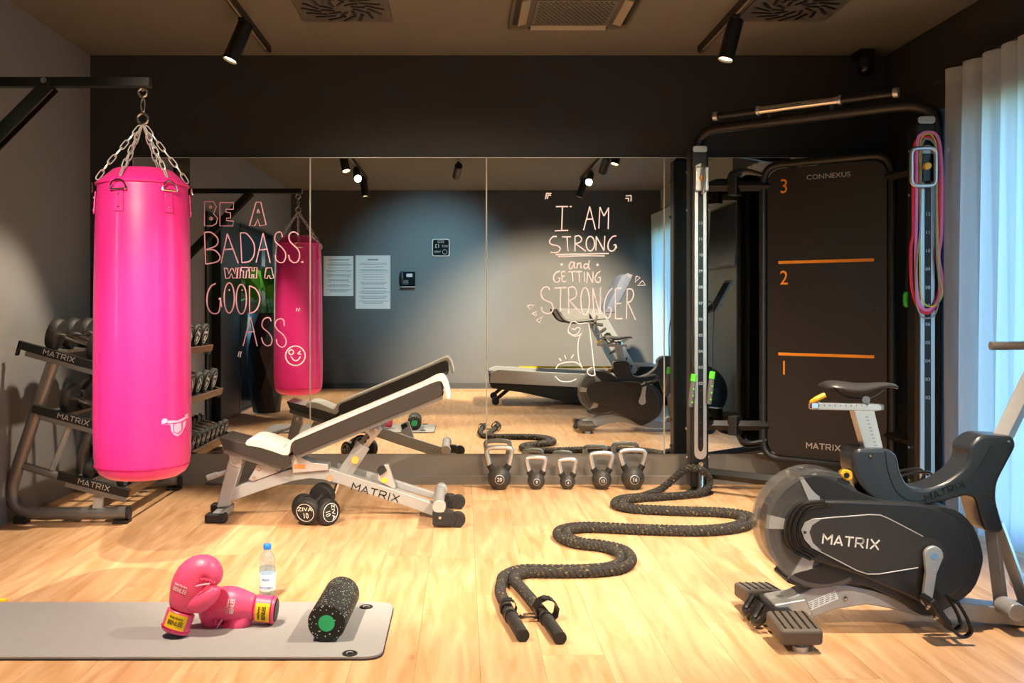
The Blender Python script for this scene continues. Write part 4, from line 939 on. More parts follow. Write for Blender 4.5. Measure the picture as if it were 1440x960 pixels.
# ------------------------------------------------------------------ kettlebells
KB = [(702, 16.5, 629, 'largest kettlebell with chrome handle at the left end of the row', '20'), (754, 12.2, 643, 'second kettlebell from the left in the row, small', '8'), (798, 10.8, 646, 'smallest kettlebell, in the middle of the row', '6'),
      (846, 14.0, 637, 'fourth kettlebell from the left, medium sized', '12'), (890, 16.3, 633, 'large kettlebell with chrome handle at the right end of the row', '16')]
for (px, rp_, py, lab, num) in KB:
    y = 6.17; k = y/F; R = rp_*k; x = (px-CX)*k; zt = H-(py-CY)*k; zc_ = R*0.93
    kbell = thing('kettlebell', lab, 'kettlebell', (x, y, 0), 'kettlebells lined up under the mirror')
    pr = [(0.001, 0.0), (R*0.55, 0.0), (R*0.62, 0.004)]+[(R*math.cos(t), zc_+R*math.sin(t)) for t in [math.radians(a) for a in range(-50, 90, 10)]]+[(0.001, zc_+R)]
    bl_ = MB().lathe(pr, 28, (x, y, 0)); bell = bl_.build('bell', M_kettle, kbell)
    hw = R*1.06; pts = [(x-R*0.62, y, zc_+R*0.72), (x-R*0.80, y, zc_+R*1.05), (x-hw, y, zt-R*0.45), (x-hw*0.97, y, zt-R*0.16), (x-hw*0.72, y, zt-0.002), (x, y, zt+0.001), (x+hw*0.72, y, zt-0.002), (x+hw*0.97, y, zt-R*0.16), (x+hw, y, zt-R*0.45), (x+R*0.80, y, zc_+R*1.05), (x+R*0.62, y, zc_+R*0.72)]
    MB().tube(catmull(pts, 5), 0.0155, 12).build('handle', M_satin, kbell)
    for s in (-1, 1): MB().tube([(x+s*R*0.58, y, zc_+R*0.68), (x+s*R*0.84, y, zc_+R*1.12)], 0.021, 12).build('collar', M_rubber, kbell)
    bv = bl_.bvh()
    text('lettering', num, R*0.42, M_white, bell, frame((x, y-R, zc_), *FRONT), bvh=bv, direction=(0, 1, 0), bold=0.0008)
    me = bpy.data.meshes.new('badge_ring'); vs = [(R*rr*math.cos(2*math.pi*j/24), R*rr*math.sin(2*math.pi*j/24)-0.0, 0) for rr in (0.36, 0.40) for j in range(24)]
    me.from_pydata(vs, [], [(j, (j+1) % 24, 24+(j+1) % 24, 24+j) for j in range(24)]); project(me, frame((x, y-R, zc_), *FRONT), OFF[bell.name], bv, (0, 1, 0), 0.0012); mk('badge_ring', me, M_silver, bell)

# ------------------------------------------------------------------ exercise mat, roller, bottle, gloves
mx0, mx1, my0, my1 = -1.87, -0.272, 3.175, 3.765
emat = thing('exercise_mat', 'grey exercise mat lying on the wooden floor, front left', 'exercise mat', ((mx0+mx1)/2, (my0+my1)/2, 0))
mp_ = round_poly([(mx0, my0), (mx1, my0), (mx1, my1), (mx0, my1)], 0.07, 8)
MB().xy(mp_, 0.004, 0.013).build('top_layer', M_mat, emat, bevel=0.002)
MB().xy([(x+(0.002 if x > -1 else -0.002), y+(0.002 if y > 3.5 else -0.002)) for x, y in mp_], 0.0, 0.0042).build('bottom_layer', mat('dark_mat_foam', (52, 46, 44), 0.9, noise=0.1), emat)
for (px, py) in ((515, 853.5), (492, 919)):
    g = G(px, py, 0.013); gr = MB().tube([(g.x+0.022*math.cos(2*math.pi*k/24), g.y+0.022*math.sin(2*math.pi*k/24), 0.0145) for k in range(24)], 0.0035, 8, closed=True).build('eyelet', M_rubber, emat)
    MB().lathe([(0.02, 0.0132), (0.02, 0.0142), (0.001, 0.0142)], 20, (g.x, g.y, 0)).build('eyelet_hole', M_black, gr)
    MB().tube([(g.x+0.011*math.cos(a), g.y+0.011*math.sin(a), 0.0155) for a in [0.2*k for k in range(20)]], 0.0025, 6).build('metal_rim', M_silver, gr)
yb = thing('yellow_strap', 'small yellow strap on the floor behind the mat, left edge', 'strap', (G(-6, 849).x, 3.80, 0))
MB().box((G(-6, 848).x, 3.80, 0.006), (0.07, 0.03, 0.012)).build('strap_band', M_yellow, yb, bevel=0.003)
RR = 0.066; ra = Vector((-0.473, 3.31, RR+0.013)); rb = Vector((-0.462, 3.655, RR+0.013)); rd = (rb-ra).normalized()
roll = thing('foam_roller', 'black speckled foam roller with green core standing end-on on the mat', 'foam roller', (ra.x, (ra.y+rb.y)/2, 0.013))
q_ = Vector((0, 0, 1)).rotation_difference(rd).to_matrix(); L = (rb-ra).length
body = MB().lathe([(0.001, 0), (RR*0.94, 0), (RR, 0.006), (RR, L-0.006), (RR*0.94, L), (0.001, L)], 40, ra, q_).build('foam_body', M_roller, roll)
for z0, s in ((-0.0015, 1), (L+0.0005, 1)): MB().lathe([(0.001, z0), (RR*0.43, z0), (RR*0.43, z0+0.001)], 24, ra, q_).build('green_core', M_green, roll)
bx_ = G(376, 840); bt = thing('water_bottle', 'clear plastic water bottle with blue cap behind the boxing gloves', 'bottle', (bx_.x, bx_.y, 0)); C = (bx_.x, bx_.y, 0)
rb_ = 0.0335
pr = [(0.001, 0.001), (0.026, 0.0), (rb_, 0.008), (rb_, 0.03), (rb_*0.97, 0.036), (rb_, 0.04), (rb_, 0.105), (rb_*0.93, 0.112), (rb_*0.98, 0.118), (rb_*0.90, 0.13), (rb_*1.0, 0.142), (rb_*0.95, 0.16), (rb_*0.7, 0.178), (0.0135, 0.19), (0.0125, 0.2)]
MB().lathe(pr, 32, C).build('plastic_body', M_bottle, bt)
MB().lathe([(0.001, 0.003), (rb_*0.95, 0.008), (rb_*0.95, 0.125), (0.001, 0.1255)], 24, C).build('water', M_water, bt)
lb = MB().lathe([(rb_+0.0006, 0.034), (rb_+0.0008, 0.035), (rb_+0.0008, 0.098), (rb_+0.0006, 0.099)], 32, C); lab = lb.build('paper_label', M_labelpaper, bt)
bv = lb.bvh(); M_bl = mat('blue_ink', (60, 110, 190), 0.5, noise=0.05)
for bd, zz, sz in (('aqua', 0.082, 0.016), ('NATURELL', 0.048, 0.011)): text('lettering', bd, sz, M_bl, lab, frame((bx_.x, bx_.y-rb_, zz), *FRONT), bvh=bv, direction=(0, 1, 0), lift=0.0006)
MB().lathe([(0.0155, 0.196), (0.016, 0.197), (0.016, 0.214), (0.0145, 0.216), (0.001, 0.216)], 20, C).build('cap', M_bluecap, bt)

def glove(label, axis0, up_, side_, toward, roll_):
    """built on a frame: 'up_' runs from the cuff to the knuckles, 'side_' to the thumb side, 'toward' faces the viewer"""
    u = Vector(up_).normalized(); s = Vector(side_); s = (s-u*s.dot(u)).normalized(); t = s.cross(u)
    if t.dot(Vector(toward)) < 0: t = -t
    A = Vector(axis0); W_ = lambda a, b, c: A+s*a+u*b*0.89+t*c
    r = thing('boxing_glove', label, 'boxing glove', axis0, 'pair of pink boxing gloves')
    def loft(sec, n=24):
        """sections: centre (a,b,c), half width in the plane, half depth, local direction angle"""
        b = MB(); vs = []
        for (a, h, c, ww, dd, ang) in sec:
            e1 = s*math.cos(ang)-u*math.sin(ang)
            for k in range(n):
                x = 2*math.pi*k/n; vs.append(W_(a, h, c)+e1*ww*math.cos(x)+t*dd*math.sin(x))
        fs = [(i*n+k, i*n+(k+1) % n, (i+1)*n+(k+1) % n, (i+1)*n+k) for i in range(len(sec)-1) for k in range(n)]
        fs += [tuple(reversed(range(n))), tuple(range((len(sec)-1)*n, len(sec)*n))]
        return b.add(vs, fs)
    cuff = loft([(0, 0.0, 0, 0.045, 0.038, 0), (0, 0.004, 0, 0.049, 0.041, 0), (0.0, 0.035, 0, 0.049, 0.041, 0), (0, 0.078, 0, 0.050, 0.042, 0), (0, 0.082, 0, 0.047, 0.039, 0)])
    cf = cuff.build('cuff', M_glove, r)
    loft([(0, -0.004, 0, 0.040, 0.033, 0), (0, 0.002, 0, 0.046, 0.039, 0)]).build('lining', M_black, r)
    MB().add([W_(0, 0, 0)]*0, []) 
    wr = MB().tube([W_(0.0505*math.cos(x), 0.014, 0.0425*math.sin(x)) for x in [2*math.pi*k/32 for k in range(32)]], 0.002, 6, closed=True); wr.build('cuff_seam', mat('dark_pink_seam', (190, 8, 88), 0.4), r)
    mitt = loft([(0, 0.080, 0, 0.046, 0.038, 0), (-0.001, 0.10, 0, 0.050, 0.043, 0), (-0.004, 0.135, 0, 0.058, 0.052, 0.02), (-0.006, 0.175, 0, 0.065, 0.058, 0.08), (-0.001, 0.215, 0, 0.068, 0.060, 0.35), (0.012, 0.250, 0, 0.062, 0.058, 0.8), (0.036, 0.268, 0, 0.052, 0.054, 1.4), (0.058, 0.262, 0, 0.042, 0.050, 1.9), (0.072, 0.245, 0, 0.034, 0.046, 2.4), (0.076, 0.225, 0, 0.026, 0.040, 2.8), (0.072, 0.208, 0, 0.014, 0.025, 3.0)])
    mt = mitt.build('mitt', M_glove, r, sub=1)
    th = loft([(0.020, 0.095, 0.010, 0.030, 0.028, 0.2), (0.042, 0.120, 0.018, 0.036, 0.034, 0.45), (0.064, 0.150, 0.022, 0.036, 0.036, 0.5), (0.080, 0.180, 0.022, 0.033, 0.034, 0.35), (0.088, 0.206, 0.020, 0.026, 0.028, 0.2), (0.089, 0.220, 0.018, 0.014, 0.015, 0.1)])
    th.build('thumb', M_glove, r, sub=1)
    for k in range(7):
        a0 = 0.030+0.0075*k; p0 = W_(a0+0.004, 0.222+0.002*k-0.012*(k/6)**2, 0.052-0.002*k); p1 = W_(a0+0.012, 0.242-0.002*(k-3)**2*0.3, 0.054-0.002*k)
        MB().tube([p0, p0.lerp(p1, 0.5)+t*0.003, p1], [0.0012, 0.003, 0.001], 6).build('pleat', M_glove, r)
    pp = [W_(0.030, 0.200, 0.060), W_(0.050, 0.213, 0.0575), W_(0.072, 0.224, 0.0515)]
    MB().tube(catmull(pp, 4), 0.0028, 6).build('piping', mat('pale_pink_piping', (250, 170, 200), 0.4, noise=0.04), r)
    cb = cuff.bvh(); mbv = mitt.bvh()
    FM = lambda a, h: frame(W_(a, h, 0.05), s if (s.cross(u)).dot(t) > 0 else -s, u)
    M1 = FM(0, 0.046) @ Matrix.Rotation(roll_, 4, 'Z')
    def rect(w_, h_, nx=10): return [(-w_/2+w_*i/nx, -h_/2) for i in range(nx+1)]+[(w_/2-w_*i/nx, h_/2) for i in range(nx+1)]
    lab_ = patch_grid('label_patch', 0.070, 0.052, M_yellow, r, cb, -t, M1, 0.001)
    text('lettering', 'BENLEE', 0.0205, M_ink, lab_, M1 @ Matrix.Translation((0, -0.006, 0)), xs=0.80, bold=0.0008, bvh=cb, direction=-t, lift=0.0022)
    text('lettering', 'Rocky Marciano', 0.0105, M_ink, lab_, M1 @ Matrix.Translation((0, 0.013, 0)), xs=0.72, bvh=cb, direction=-t, lift=0.0022)
    M2 = FM(-0.020, 0.165) @ Matrix.Rotation(roll_*1.0, 4, 'Z')
    text('lettering', 'BENLEE', 0.021, M_white, mt, M2, xs=0.75, bold=0.0010, bvh=mbv, direction=-t, lift=0.0012)
    text('lettering', 'Rocky Marciano', 0.0105, M_white, mt, M2 @ Matrix.Translation((0, 0.0165, 0)), xs=0.72, bvh=mbv, direction=-t, lift=0.0012)
    return r
def patch_grid(name, w_, h_, m, parent, bvh, d, M, lift):
    nx, ny = 14, 6; me = bpy.data.meshes.new(name)
    vs = [(-w_/2+w_*i/nx, -h_/2+h_*j/ny, 0) for j in range(ny+1) for i in range(nx+1)]
    me.from_pydata(vs, [], [(j*(nx+1)+i, j*(nx+1)+i+1, (j+1)*(nx+1)+i+1, (j+1)*(nx+1)+i) for j in range(ny) for i in range(nx)])
    off = OFF[parent.name]; dd = Vector(d).normalized()
    for v in me.vertices:
        p = M @ v.co; h = bvh.ray_cast(p-dd*0.3, dd); v.co = ((h[0]-dd*lift) if h[0] is not None else p)-off
    return mk(name, me, m, parent)
gy = 3.44; ga = P(245, 890, gy); ga.z = 0.055
gA = P(245, 886, gy-0.07); gA.z = 0.030
glove('pink boxing glove propped upright, yellow cuff label at its base', gA, (0.30, 0.16, 0.93), (1, 0, -0.2), (0.1, -1, 0.25), 0.0)
gB = P(388, 866, 3.49); gB.z = 0.067
glove('pink boxing glove lying on its side, cuff towards the water bottle', gB, (-1, 0.05, 0.10), (0, 0.12, -1), (0, -1, 0.3), math.pi*0)

# ------------------------------------------------------------------ training rig in the corner
LP = Vector((1.480, 6.08, 0)); RP = Vector((2.510, 5.26, 0)); U = (RP-LP).normalized(); NF = Vector((U.y, -U.x, 0))   # NF faces the room
if NF.y > 0: NF = -NF
SPAN = (RP-LP).length
def rg(u, n_, z): return LP+U*u+NF*n_+Vector((0, 0, z))
rig = thing('training_rig', 'black two-post cable training rig with target board in the corner', 'training rig', rg(SPAN/2, 0, 0))
RD = Matrix((U, -NF, Vector((0, 0, 1)))).transposed()
def rbox(b, u, n_, z, su, sn, sz): return b.box(rg(u, n_, z), (su, sn, sz), RD)
def ruz(poly, n0, n1): return MB().prism([rg(u, n0, z) for u, z in poly], [rg(u, n1, z) for u, z in poly])
FD = Vector((0, -1, 0)); 
zt_post = 2.17
for k, pos in enumerate((LP, RP)):
    y = pos.y; kk = y/F
    faces = (pos-Vector((0, 0, 0))).normalized(); fr_ = Vector((0, -1, 0)); rt = Vector((1, 0, 0))
    if k == 1: fr_ = Vector((-0.10, -1, 0)).normalized(); rt = Vector((1, -0.10, 0)).normalized()
    Rm = Matrix((rt, -fr_, Vector((0, 0, 1)))).transposed()
    MB().box(pos+Vector((0, 0, (zt_post+0.03)/2)), (0.115, 0.13, zt_post-0.03), Rm).build('post', M_black, rig, bevel=0.02, seg=3)
    z0, z1 = (H-(643-CY)*kk, H-(232-CY)*kk) if k == 0 else (H-(678-CY)*kk, H-(207-CY)*kk)
    rail_w = 0.078
    ol = []
    for a in range(13): ol.append((rail_w/2*math.cos(math.pi*a/12), z1-rail_w/2+rail_w/2*math.sin(math.pi*a/12)))
    for a in range(13): ol.append((-rail_w/2*math.cos(math.pi*a/12), z0+rail_w/2-rail_w/2*math.sin(math.pi*a/12)))
    f0 = pos+fr_*0.066
    rail = MB().prism([f0+rt*x+Vector((0, 0, z)) for x, z in ol], [f0+rt*x+fr_*0.02+Vector((0, 0, z)) for x, z in ol]).build('guide_rail', M_alu, rig, bevel=0.004)
    il = [(x*0.42, z0+0.05+(z-z0)/(z1-z0)*(z1-z0-0.10)) for x, z in ol]
    MB().prism([f0+rt*x+fr_*0.0195+Vector((0, 0, z)) for x, z in il], [f0+rt*x+fr_*0.0215+Vector((0, 0, z)) for x, z in il]).build('number_strip', mat('dark_bronze_strip', (50, 42, 34), 0.3, 0.6, noise=0.1) if k else M_blackgloss, rail, smooth=False)
    nn = 14
    for j in range(nn):
        z = z0+0.1+(z1-z0-0.55)*j/(nn-1)+0.03
        MB().lathe([(0.007, 0), (0.007, 0.001)], 10, f0+fr_*0.0218+Vector((0, 0, z)), Matrix.Rotation(math.pi/2, 3, 'X')).build('pin_hole', M_black, rail)
        if j > 2: text('lettering', '%02d' % (j-1), 0.026, M_silver, rail, frame(f0+fr_*0.0222+Vector((0, 0, z+0.045)), rt, (0, 0, 1)))
    # carriage with handle and orange pull pin
    zc_ = H-(255-CY)*kk if k == 0 else H-(240-CY)*kk
    MB().box(f0+fr_*0.03+Vector((0, 0, zc_)), (0.085, 0.06, 0.15), Rm).build('carriage', M_blackgloss if k else M_alu, rig, bevel=0.006)
    sx = -0.03 if k else 0.0
    kn_ = f0+rt*(-0.025 if k else 0.0)+Vector((0, 0, zc_+0.005))
    MB().tube([kn_+fr_*0.06, kn_+fr_*0.095], 0.019, 16).build('pull_pin', M_amber, rig, bevel=0.003)
    if k: # squared hand grip
        g0 = f0+fr_*0.085; hw, hh = 0.062, 0.10
        ring = round_poly([(-hw-0.045, zc_-hh), (hw-0.045, zc_-hh), (hw-0.045, zc_+hh), (-hw-0.045, zc_+hh)], 0.035, 6)
        MB().tube([g0+rt*x+Vector((0, 0, z)) for x, z in ring], 0.011, 10, closed=True).build('grip_frame', M_alu, rig)
    else:
        MB().tube(catmull([f0+fr_*0.065+Vector((0, 0, zc_+0.085)), f0+fr_*0.105+Vector((0, 0, zc_+0.06)), f0+fr_*0.105+Vector((0, 0, zc_-0.07)), f0+fr_*0.065+Vector((0, 0, zc_-0.09))], 5), 0.009, 8).build('grip_frame', M_alu, rig)
    # badge plate near the top
    zb_ = H-(212-CY)*kk if k == 0 else H-(172-CY)*kk
    pl = round_poly([(-0.045, zb_-0.02), (0.045, zb_-0.02), (0.045, zb_+0.02), (-0.045, zb_+0.02)], 0.02, 5)
    MB().prism([f0+rt*x+Vector((0, 0, z)) for x, z in pl], [f0+rt*x+fr_*0.008+Vector((0, 0, z)) for x, z in pl]).build('badge_plate', M_alu, rig, bevel=0.002)
    # bolts on the sides, base plate
    for zz in (0.22, 0.40, 1.78, 2.02):
        for s in (-1, 1): MB().tube([pos+rt*s*0.055+Vector((0, 0, zz)), pos+rt*s*0.072+Vector((0, 0, zz))], 0.011, 6).build('bolt', M_chrome, rig)
    MB().lathe([(0.001, 0), (0.085, 0), (0.085, 0.012), (0.05, 0.03), (0.001, 0.03)], 24, pos+fr_*0.06).build('foot', M_black, rig)
    if k == 1: MB().tube([pos+rt*0.118+Vector((0, 0, 0.03)), pos+rt*0.118+Vector((0, 0, 2.25))], 0.022, 12).build('side_tube', mat('black_tube_daylight_tint', (58, 96, 132), 0.3, 0.2, noise=0.08), rig)  # blue window light is put into this tube's colour
for zz in (0.62, 0.75, 1.72, 2.02):
    c_ = RP+Vector((0.118, -0.02, zz)); MB().tube([c_+Vector((0, -0.03, 0)), c_+Vector((0.0, 0.0, 0))], 0.014, 12).build('tube_clamp', M_darksteel, rig, bevel=0.002)
# arch
ap = [rg(0, 0, 2.08), rg(0, 0, 2.16), rg(0.02, 0, 2.23), rg(0.09, 0, 2.275), rg(0.2, 0, 2.285), rg(SPAN*0.5, 0, 2.285), rg(SPAN-0.15, 0, 2.285), rg(SPAN-0.03, 0, 2.275), rg(SPAN+0.05, 0, 2.23), rg(SPAN+0.07, 0, 2.16), rg(SPAN+0.07, 0, 2.05)]
MB().tube(catmull(ap, 6), 0.034, 14).build('top_arch', M_black, rig)
hb0 = rg(0.17, 0.07, 2.345); hb1 = rg(SPAN-0.13, 0.07, 2.345)
bar = MB().tube([hb0, hb1], 0.021, 14).build('pull_up_bar', M_black, rig)
MB().tube([hb0.lerp(hb1, 0.25), hb0.lerp(hb1, 0.72)], 0.0235, 14).build('chrome_sleeve', M_chrome, bar)
for a, c in ((-0.03, 0.0), (1.0, 1.03), (0.24, 0.26), (0.71, 0.73)): MB().tube([hb0.lerp(hb1, a), hb0.lerp(hb1, c)], 0.028, 14).build('end_collar', M_alu, bar, bevel=0.004)
for t in (0.30, 0.66):
    p = hb0.lerp(hb1, t); MB().tube([p, p+Vector((0, 0, -0.03))-NF*0.05, rg((p-LP).dot(U), 0, 2.29)], 0.012, 8).build('bar_bracket', M_black, rig)
# target board
u0 = (P(1078, 0, 5.83)-LP).dot(U); u0 = 0.332; u1 = 1.102; bz0, bz1 = 0.215, 2.06; NB = -0.245
fpoly = round_poly([(u0, bz0), (u1, bz0), (u1, bz1), (u0, bz1)], 0.12, 8)
MB().tube([rg(u, NB, z) for u, z in fpoly], 0.024, 12, closed=True).build('board_frame', M_black, rig)
bpoly = round_poly([(u0+0.028, bz0+0.028), (u1-0.028, bz0+0.028), (u1-0.028, bz1-0.028), (u0+0.028, bz1-0.028)], 0.10, 8)
board = ruz(bpoly, NB-0.02, NB+0.005).build('target_board', mat('black_board', (30, 27, 25), 0.4, noise=0.08, nscale=30), rig, bevel=0.003)
uc = (u0+u1)/2
FB = lambda u, z: frame(rg(u, NB+0.0062, z), U, (0, 0, 1))
text('lettering', 'CONNEXUS', 0.042, M_silver, board, FB(uc+0.02, bz1-0.10), xs=1.15)
logo('lettering', M_silver, board, FB(uc-0.01, bz0+0.105), 0.20, 0.032)
for ch, z in (('3', bz1-0.145), ('2', 1.345), ('1', 0.785)): text('lettering', ch, 0.125, M_orange, board, FB(u0+0.135, z), xs=0.9)
for z in (1.445, 0.875): ruz([(u0+0.10, z-0.009), (u1-0.10, z-0.009), (u1-0.10, z+0.009), (u0+0.10, z+0.009)], NB+0.0055, NB+0.008).build('level_line', M_orange, board, smooth=False)
for uu, zz in ((u0+0.07, 1.1), (u1-0.1, 1.15), (u0+0.08, 0.42)): MB().ball(rg(uu, NB+0.006, zz), 0.006, 8, 6).build('screw', M_black, board)
# storage wing behind the board and the arms that carry it
for z in (1.93, 0.42):
    MB().tube([rg(0.03, -0.03, z), rg(u0+0.03, NB-0.01, z)], 0.033, 4, flat=1.0).build('side_arm', M_black, rig, bevel=0.004)
    MB().tube([rg(u1-0.03, NB-0.01, z), rg(SPAN-0.03, -0.03, z)], 0.028, 4).build('side_arm', M_black, rig, bevel=0.004)
    rbox(MB(), 0.19, -0.14, z, 0.06, 0.10, 0.12).build('arm_clamp', M_black, rig, bevel=0.008)
    MB().tube(catmull([rg(0.20, -0.14, z-0.03), rg(0.22, -0.16, z-0.09), rg(0.27, -0.2, z-0.11), rg(u0+0.02, NB, z-0.09)], 5) if z < 1 else catmull([rg(0.16, -0.1, z+0.03), rg(0.18, -0.13, z+0.09), rg(0.25, -0.19, z+0.10), rg(u0+0.02, NB, z+0.06)], 5), 0.014, 8).build('arm_loop', M_black, rig)
MB().prism([rg(u, NB-0.05, z) for u, z in ((0.37, 0.30), (1.06, 0.30), (1.06, 1.98), (0.37, 1.98))], [rg(u, NB-0.02, z) for u, z in ((0.37, 0.30), (1.06, 0.30), (1.06, 1.98), (0.37, 1.98))]).build('storage_panel', M_stone, rig, smooth=False)
MB().tube([rg(0.03, -0.02, 0.12), rg(SPAN-0.03, -0.02, 0.12)], 0.035, 4).build('base_beam', M_black, rig, bevel=0.004)
# rope anchor on the left post
an = LP+Vector((0, -0.10, 0.0))
anc = MB(); anc.lathe([(0.03, 0.02), (0.03, 0.03), (0.02, 0.05), (0.02, 0.20), (0.001, 0.205)], 16, (an.x, an.y, 0)); anc.build('rope_anchor', M_chrome, rig)
# lime and grey jump rope over the left post
jr = thing('jump_rope', 'jump rope with lime green and grey handles hanging on the left rig post', 'jump rope', (LP.x, LP.y-0.1, 0.5))
for px, py in ((974, 530), (1000, 526)):
    t0 = P(px+2, py-4, 5.97); t1 = P(px-1, py+22, 5.97); t2 = P(px-3, py+42, 5.97)
    MB().tube([t0, t0.lerp(t1, 0.4)], 0.019, 12).build('green_collar', M_lime, jr, bevel=0.003)
    MB().tube([t0.lerp(t1, 0.4), t1, t2], [0.016, 0.019, 0.015], 12).build('grip', M_grip, jr)
    for f in (0.25, 0.45, 0.65): MB().tube([t0.lerp(t2, f+0.2)+Vector((0.0, -0.017, 0.004)), t0.lerp(t2, f+0.2)+Vector((0.006, -0.018, -0.004))], 0.005, 6).build('grip_stripe', M_lime, jr)
zt = P(985, 400, 5.97).z
MB().tube(catmull([P(976, 528, 5.97), P(972, 470, 6.0), P(972, 440, 6.06), P(976, 425, 6.17), P(1000, 425, 6.17), P(1004, 440, 6.06), P(1003, 470, 6.0), P(1002, 523, 5.97)], 6), 0.0035, 6).build('cord', M_black, jr)
# resistance bands on the right post
for j, (nm, c_, w_, lpts) in enumerate((
    ('red resistance band looped over the right rig post', (214, 24, 44), 0.009, [(1303, 192), (1291, 196), (1285, 215), (1284, 300), (1284, 330), (1281, 350), (1282, 400), (1290, 430), (1303, 440), (1315, 430), (1322, 400), (1322, 380), (1318, 360), (1321, 330), (1321, 250), (1319, 215), (1314, 197)]),
    ('pink resistance band looped over the right rig post, outermost', (240, 120, 170), 0.009, [(1306, 186), (1296, 189), (1290, 205), (1289, 300), (1288, 380), (1292, 425), (1304, 436), (1318, 425), (1325, 395), (1320, 360), (1324, 330), (1325, 250), (1322, 205), (1316, 189)]),
    ('yellow resistance band looped over the right rig post, thin', (216, 190, 40), 0.004, [(1305, 188), (1298, 192), (1294, 210), (1294, 300), (1294, 400), (1299, 425), (1309, 431), (1320, 425), (1326, 410), (1321, 385), (1318, 300), (1317, 212), (1312, 192)]),
    ('grey resistance band looped over the right rig post', (150, 140, 130), 0.0045, [(1303, 195), (1298, 200), (1296, 220), (1294, 320), (1290, 360), (1288, 415), (1294, 442), (1305, 447), (1316, 440), (1321, 410), (1317, 350), (1316, 220), (1312, 200)]))):
    y = 5.155-0.004*j
    r = thing('resistance_band', nm, 'resistance band', P(1305, 200, y), 'resistance bands on the rig')
    MB().tube(catmull([P(a, c, y) for a, c in lpts], 4, True), w_, 8, closed=True, flat=0.35, up=(0, -1, 0) if False else None).build('rubber_loop', mat('rubber_band_%d' % j, c_, 0.5, noise=0.06), r)

es = thing('exercise_strap', 'black strap with lime green handle hanging behind the board edge of the rig', 'strap', (2.60, 5.62, 1.2))
MB().tube([(2.555, 5.50, 1.90), (2.585, 5.58, 1.6), (2.59, 5.62, 1.25)], 0.008, 8).build('webbing', M_black, es)
MB().tube(catmull([(2.59, 5.62, 1.25), (2.578, 5.61, 1.235), (2.578, 5.61, 1.19), (2.59, 5.62, 1.175), (2.602, 5.63, 1.19), (2.602, 5.63, 1.235), (2.59, 5.62, 1.25)], 5), 0.011, 10).build('handle_loop', M_lime, es)

# ------------------------------------------------------------------ battle rope
YR = 0.023
cp = [(714, 812), (735, 803), (780, 803), (830, 802), (866, 798), (881, 787), (872, 774), (845, 767), (812, 763), (791, 753), (797, 744), (830, 741), (900, 744), (980, 746), (1030, 742), (1052, 733), (1044, 724), (1010, 720), (950, 718), (892, 715), (870, 709), (878, 702), (905, 699)]
cpg = [G(a, c, YR) for a, c in cp]
cen = catmull(cpg, 8)
def offset(path, d):
    out = []
    for i, p in enumerate(path):
        t = (path[min(i+1, len(path)-1)]-path[max(i-1, 0)]).normalized(); out.append(p+Vector((-t.y, t.x, 0))*d)
    return out
OA = offset(cen, 0.024); OB = offset(cen, -0.024)
# which side is 'a' at the handles: left handle = first list
hA = [G(735, 893, 0.022), G(716, 862, YR), G(703, 832, YR)]; hB = [G(791, 902, 0.022), G(766, 866, YR), G(738, 832, YR)]
first, second = (OA, OB) if (OA[0]-hA[2]).length+(OB[0]-hB[2]).length < (OB[0]-hA[2]).length+(OA[0]-hB[2]).length else (OB, OA)
if (first[-1]-G(905, 703, YR)).length > (second[-1]-G(905, 703, YR)).length: lowA = False
else: lowA = True
endlow = [G(950, 697, YR), G(985, 694, YR), P(999, 684, 5.98), P(998, 672, 6.0)]
endhigh = [P(926, 690, 6.02), P(942, 678, 6.02), P(960, 662, 6.0), P(975, 657, 5.98)]
mid = [P(990, 662, 5.95)]
if lowA: path = hA+first+endlow+mid+list(reversed(endhigh))+list(reversed(second))+list(reversed(hB))
else: path = hA+first+endhigh+mid+list(reversed(endlow))+list(reversed(second))+list(reversed(hB))
def resample(path, step):
    out = [path[0]]; acc = 0; last = path[0]
    for p in path[1:]:
        d = (p-last).length
        while acc+d >= step:
            t = (step-acc)/d; last = last.lerp(p, t); out.append(last.copy()); d = (p-last).length; acc = 0
        acc += d; last = p
    return out
path = resample(catmull(resample(path, 0.06), 6), 0.008)
for it in range(4): path = [path[0]]+[(path[i-1]+path[i]*2+path[i+1])/4 for i in range(1, len(path)-1)]+[path[-1]]
rope = thing('battle_rope', 'long black battle rope snaking across the floor from the rig post', 'rope', path[len(path)//4])
fr_u = Vector((0, 0, 1)); frames = []
for i in range(len(path)):
    t = (path[min(i+1, len(path)-1)]-path[max(i-1, 0)]).normalized(); u = (fr_u-t*fr_u.dot(t)).normalized(); frames.append((t, u, t.cross(u)))
rr = 0.0128; pitch = 0.075
for k in range(3):
    sp = []
    for i, p in enumerate(path):
        a = 2*math.pi*(i*0.008/pitch+k/3); t, u, w_ = frames[i]; sp.append(p+u*math.cos(a)*rr+w_*math.sin(a)*rr)
    MB().tube(sp, 0.0118, 8).build('strand', M_rope, rope, angle=180)
for sgn, tipi in ((1, 0), (-1, len(path)-1)):
    seg = [path[tipi+sgn*i] for i in range(0, 27)]
    hd = MB().tube(seg, 0.0235, 14).build('handle', M_rubber, rope)
    d = (seg[1]-seg[0]).normalized()
    MB().tube([seg[0]-d*0.006, seg[0]+d*0.012], 0.0245, 14).build('end_cap', M_rubber, hd, bevel=0.004)
    MB().tube([seg[24], seg[26]], 0.027, 14).build('clamp', M_black, hd)
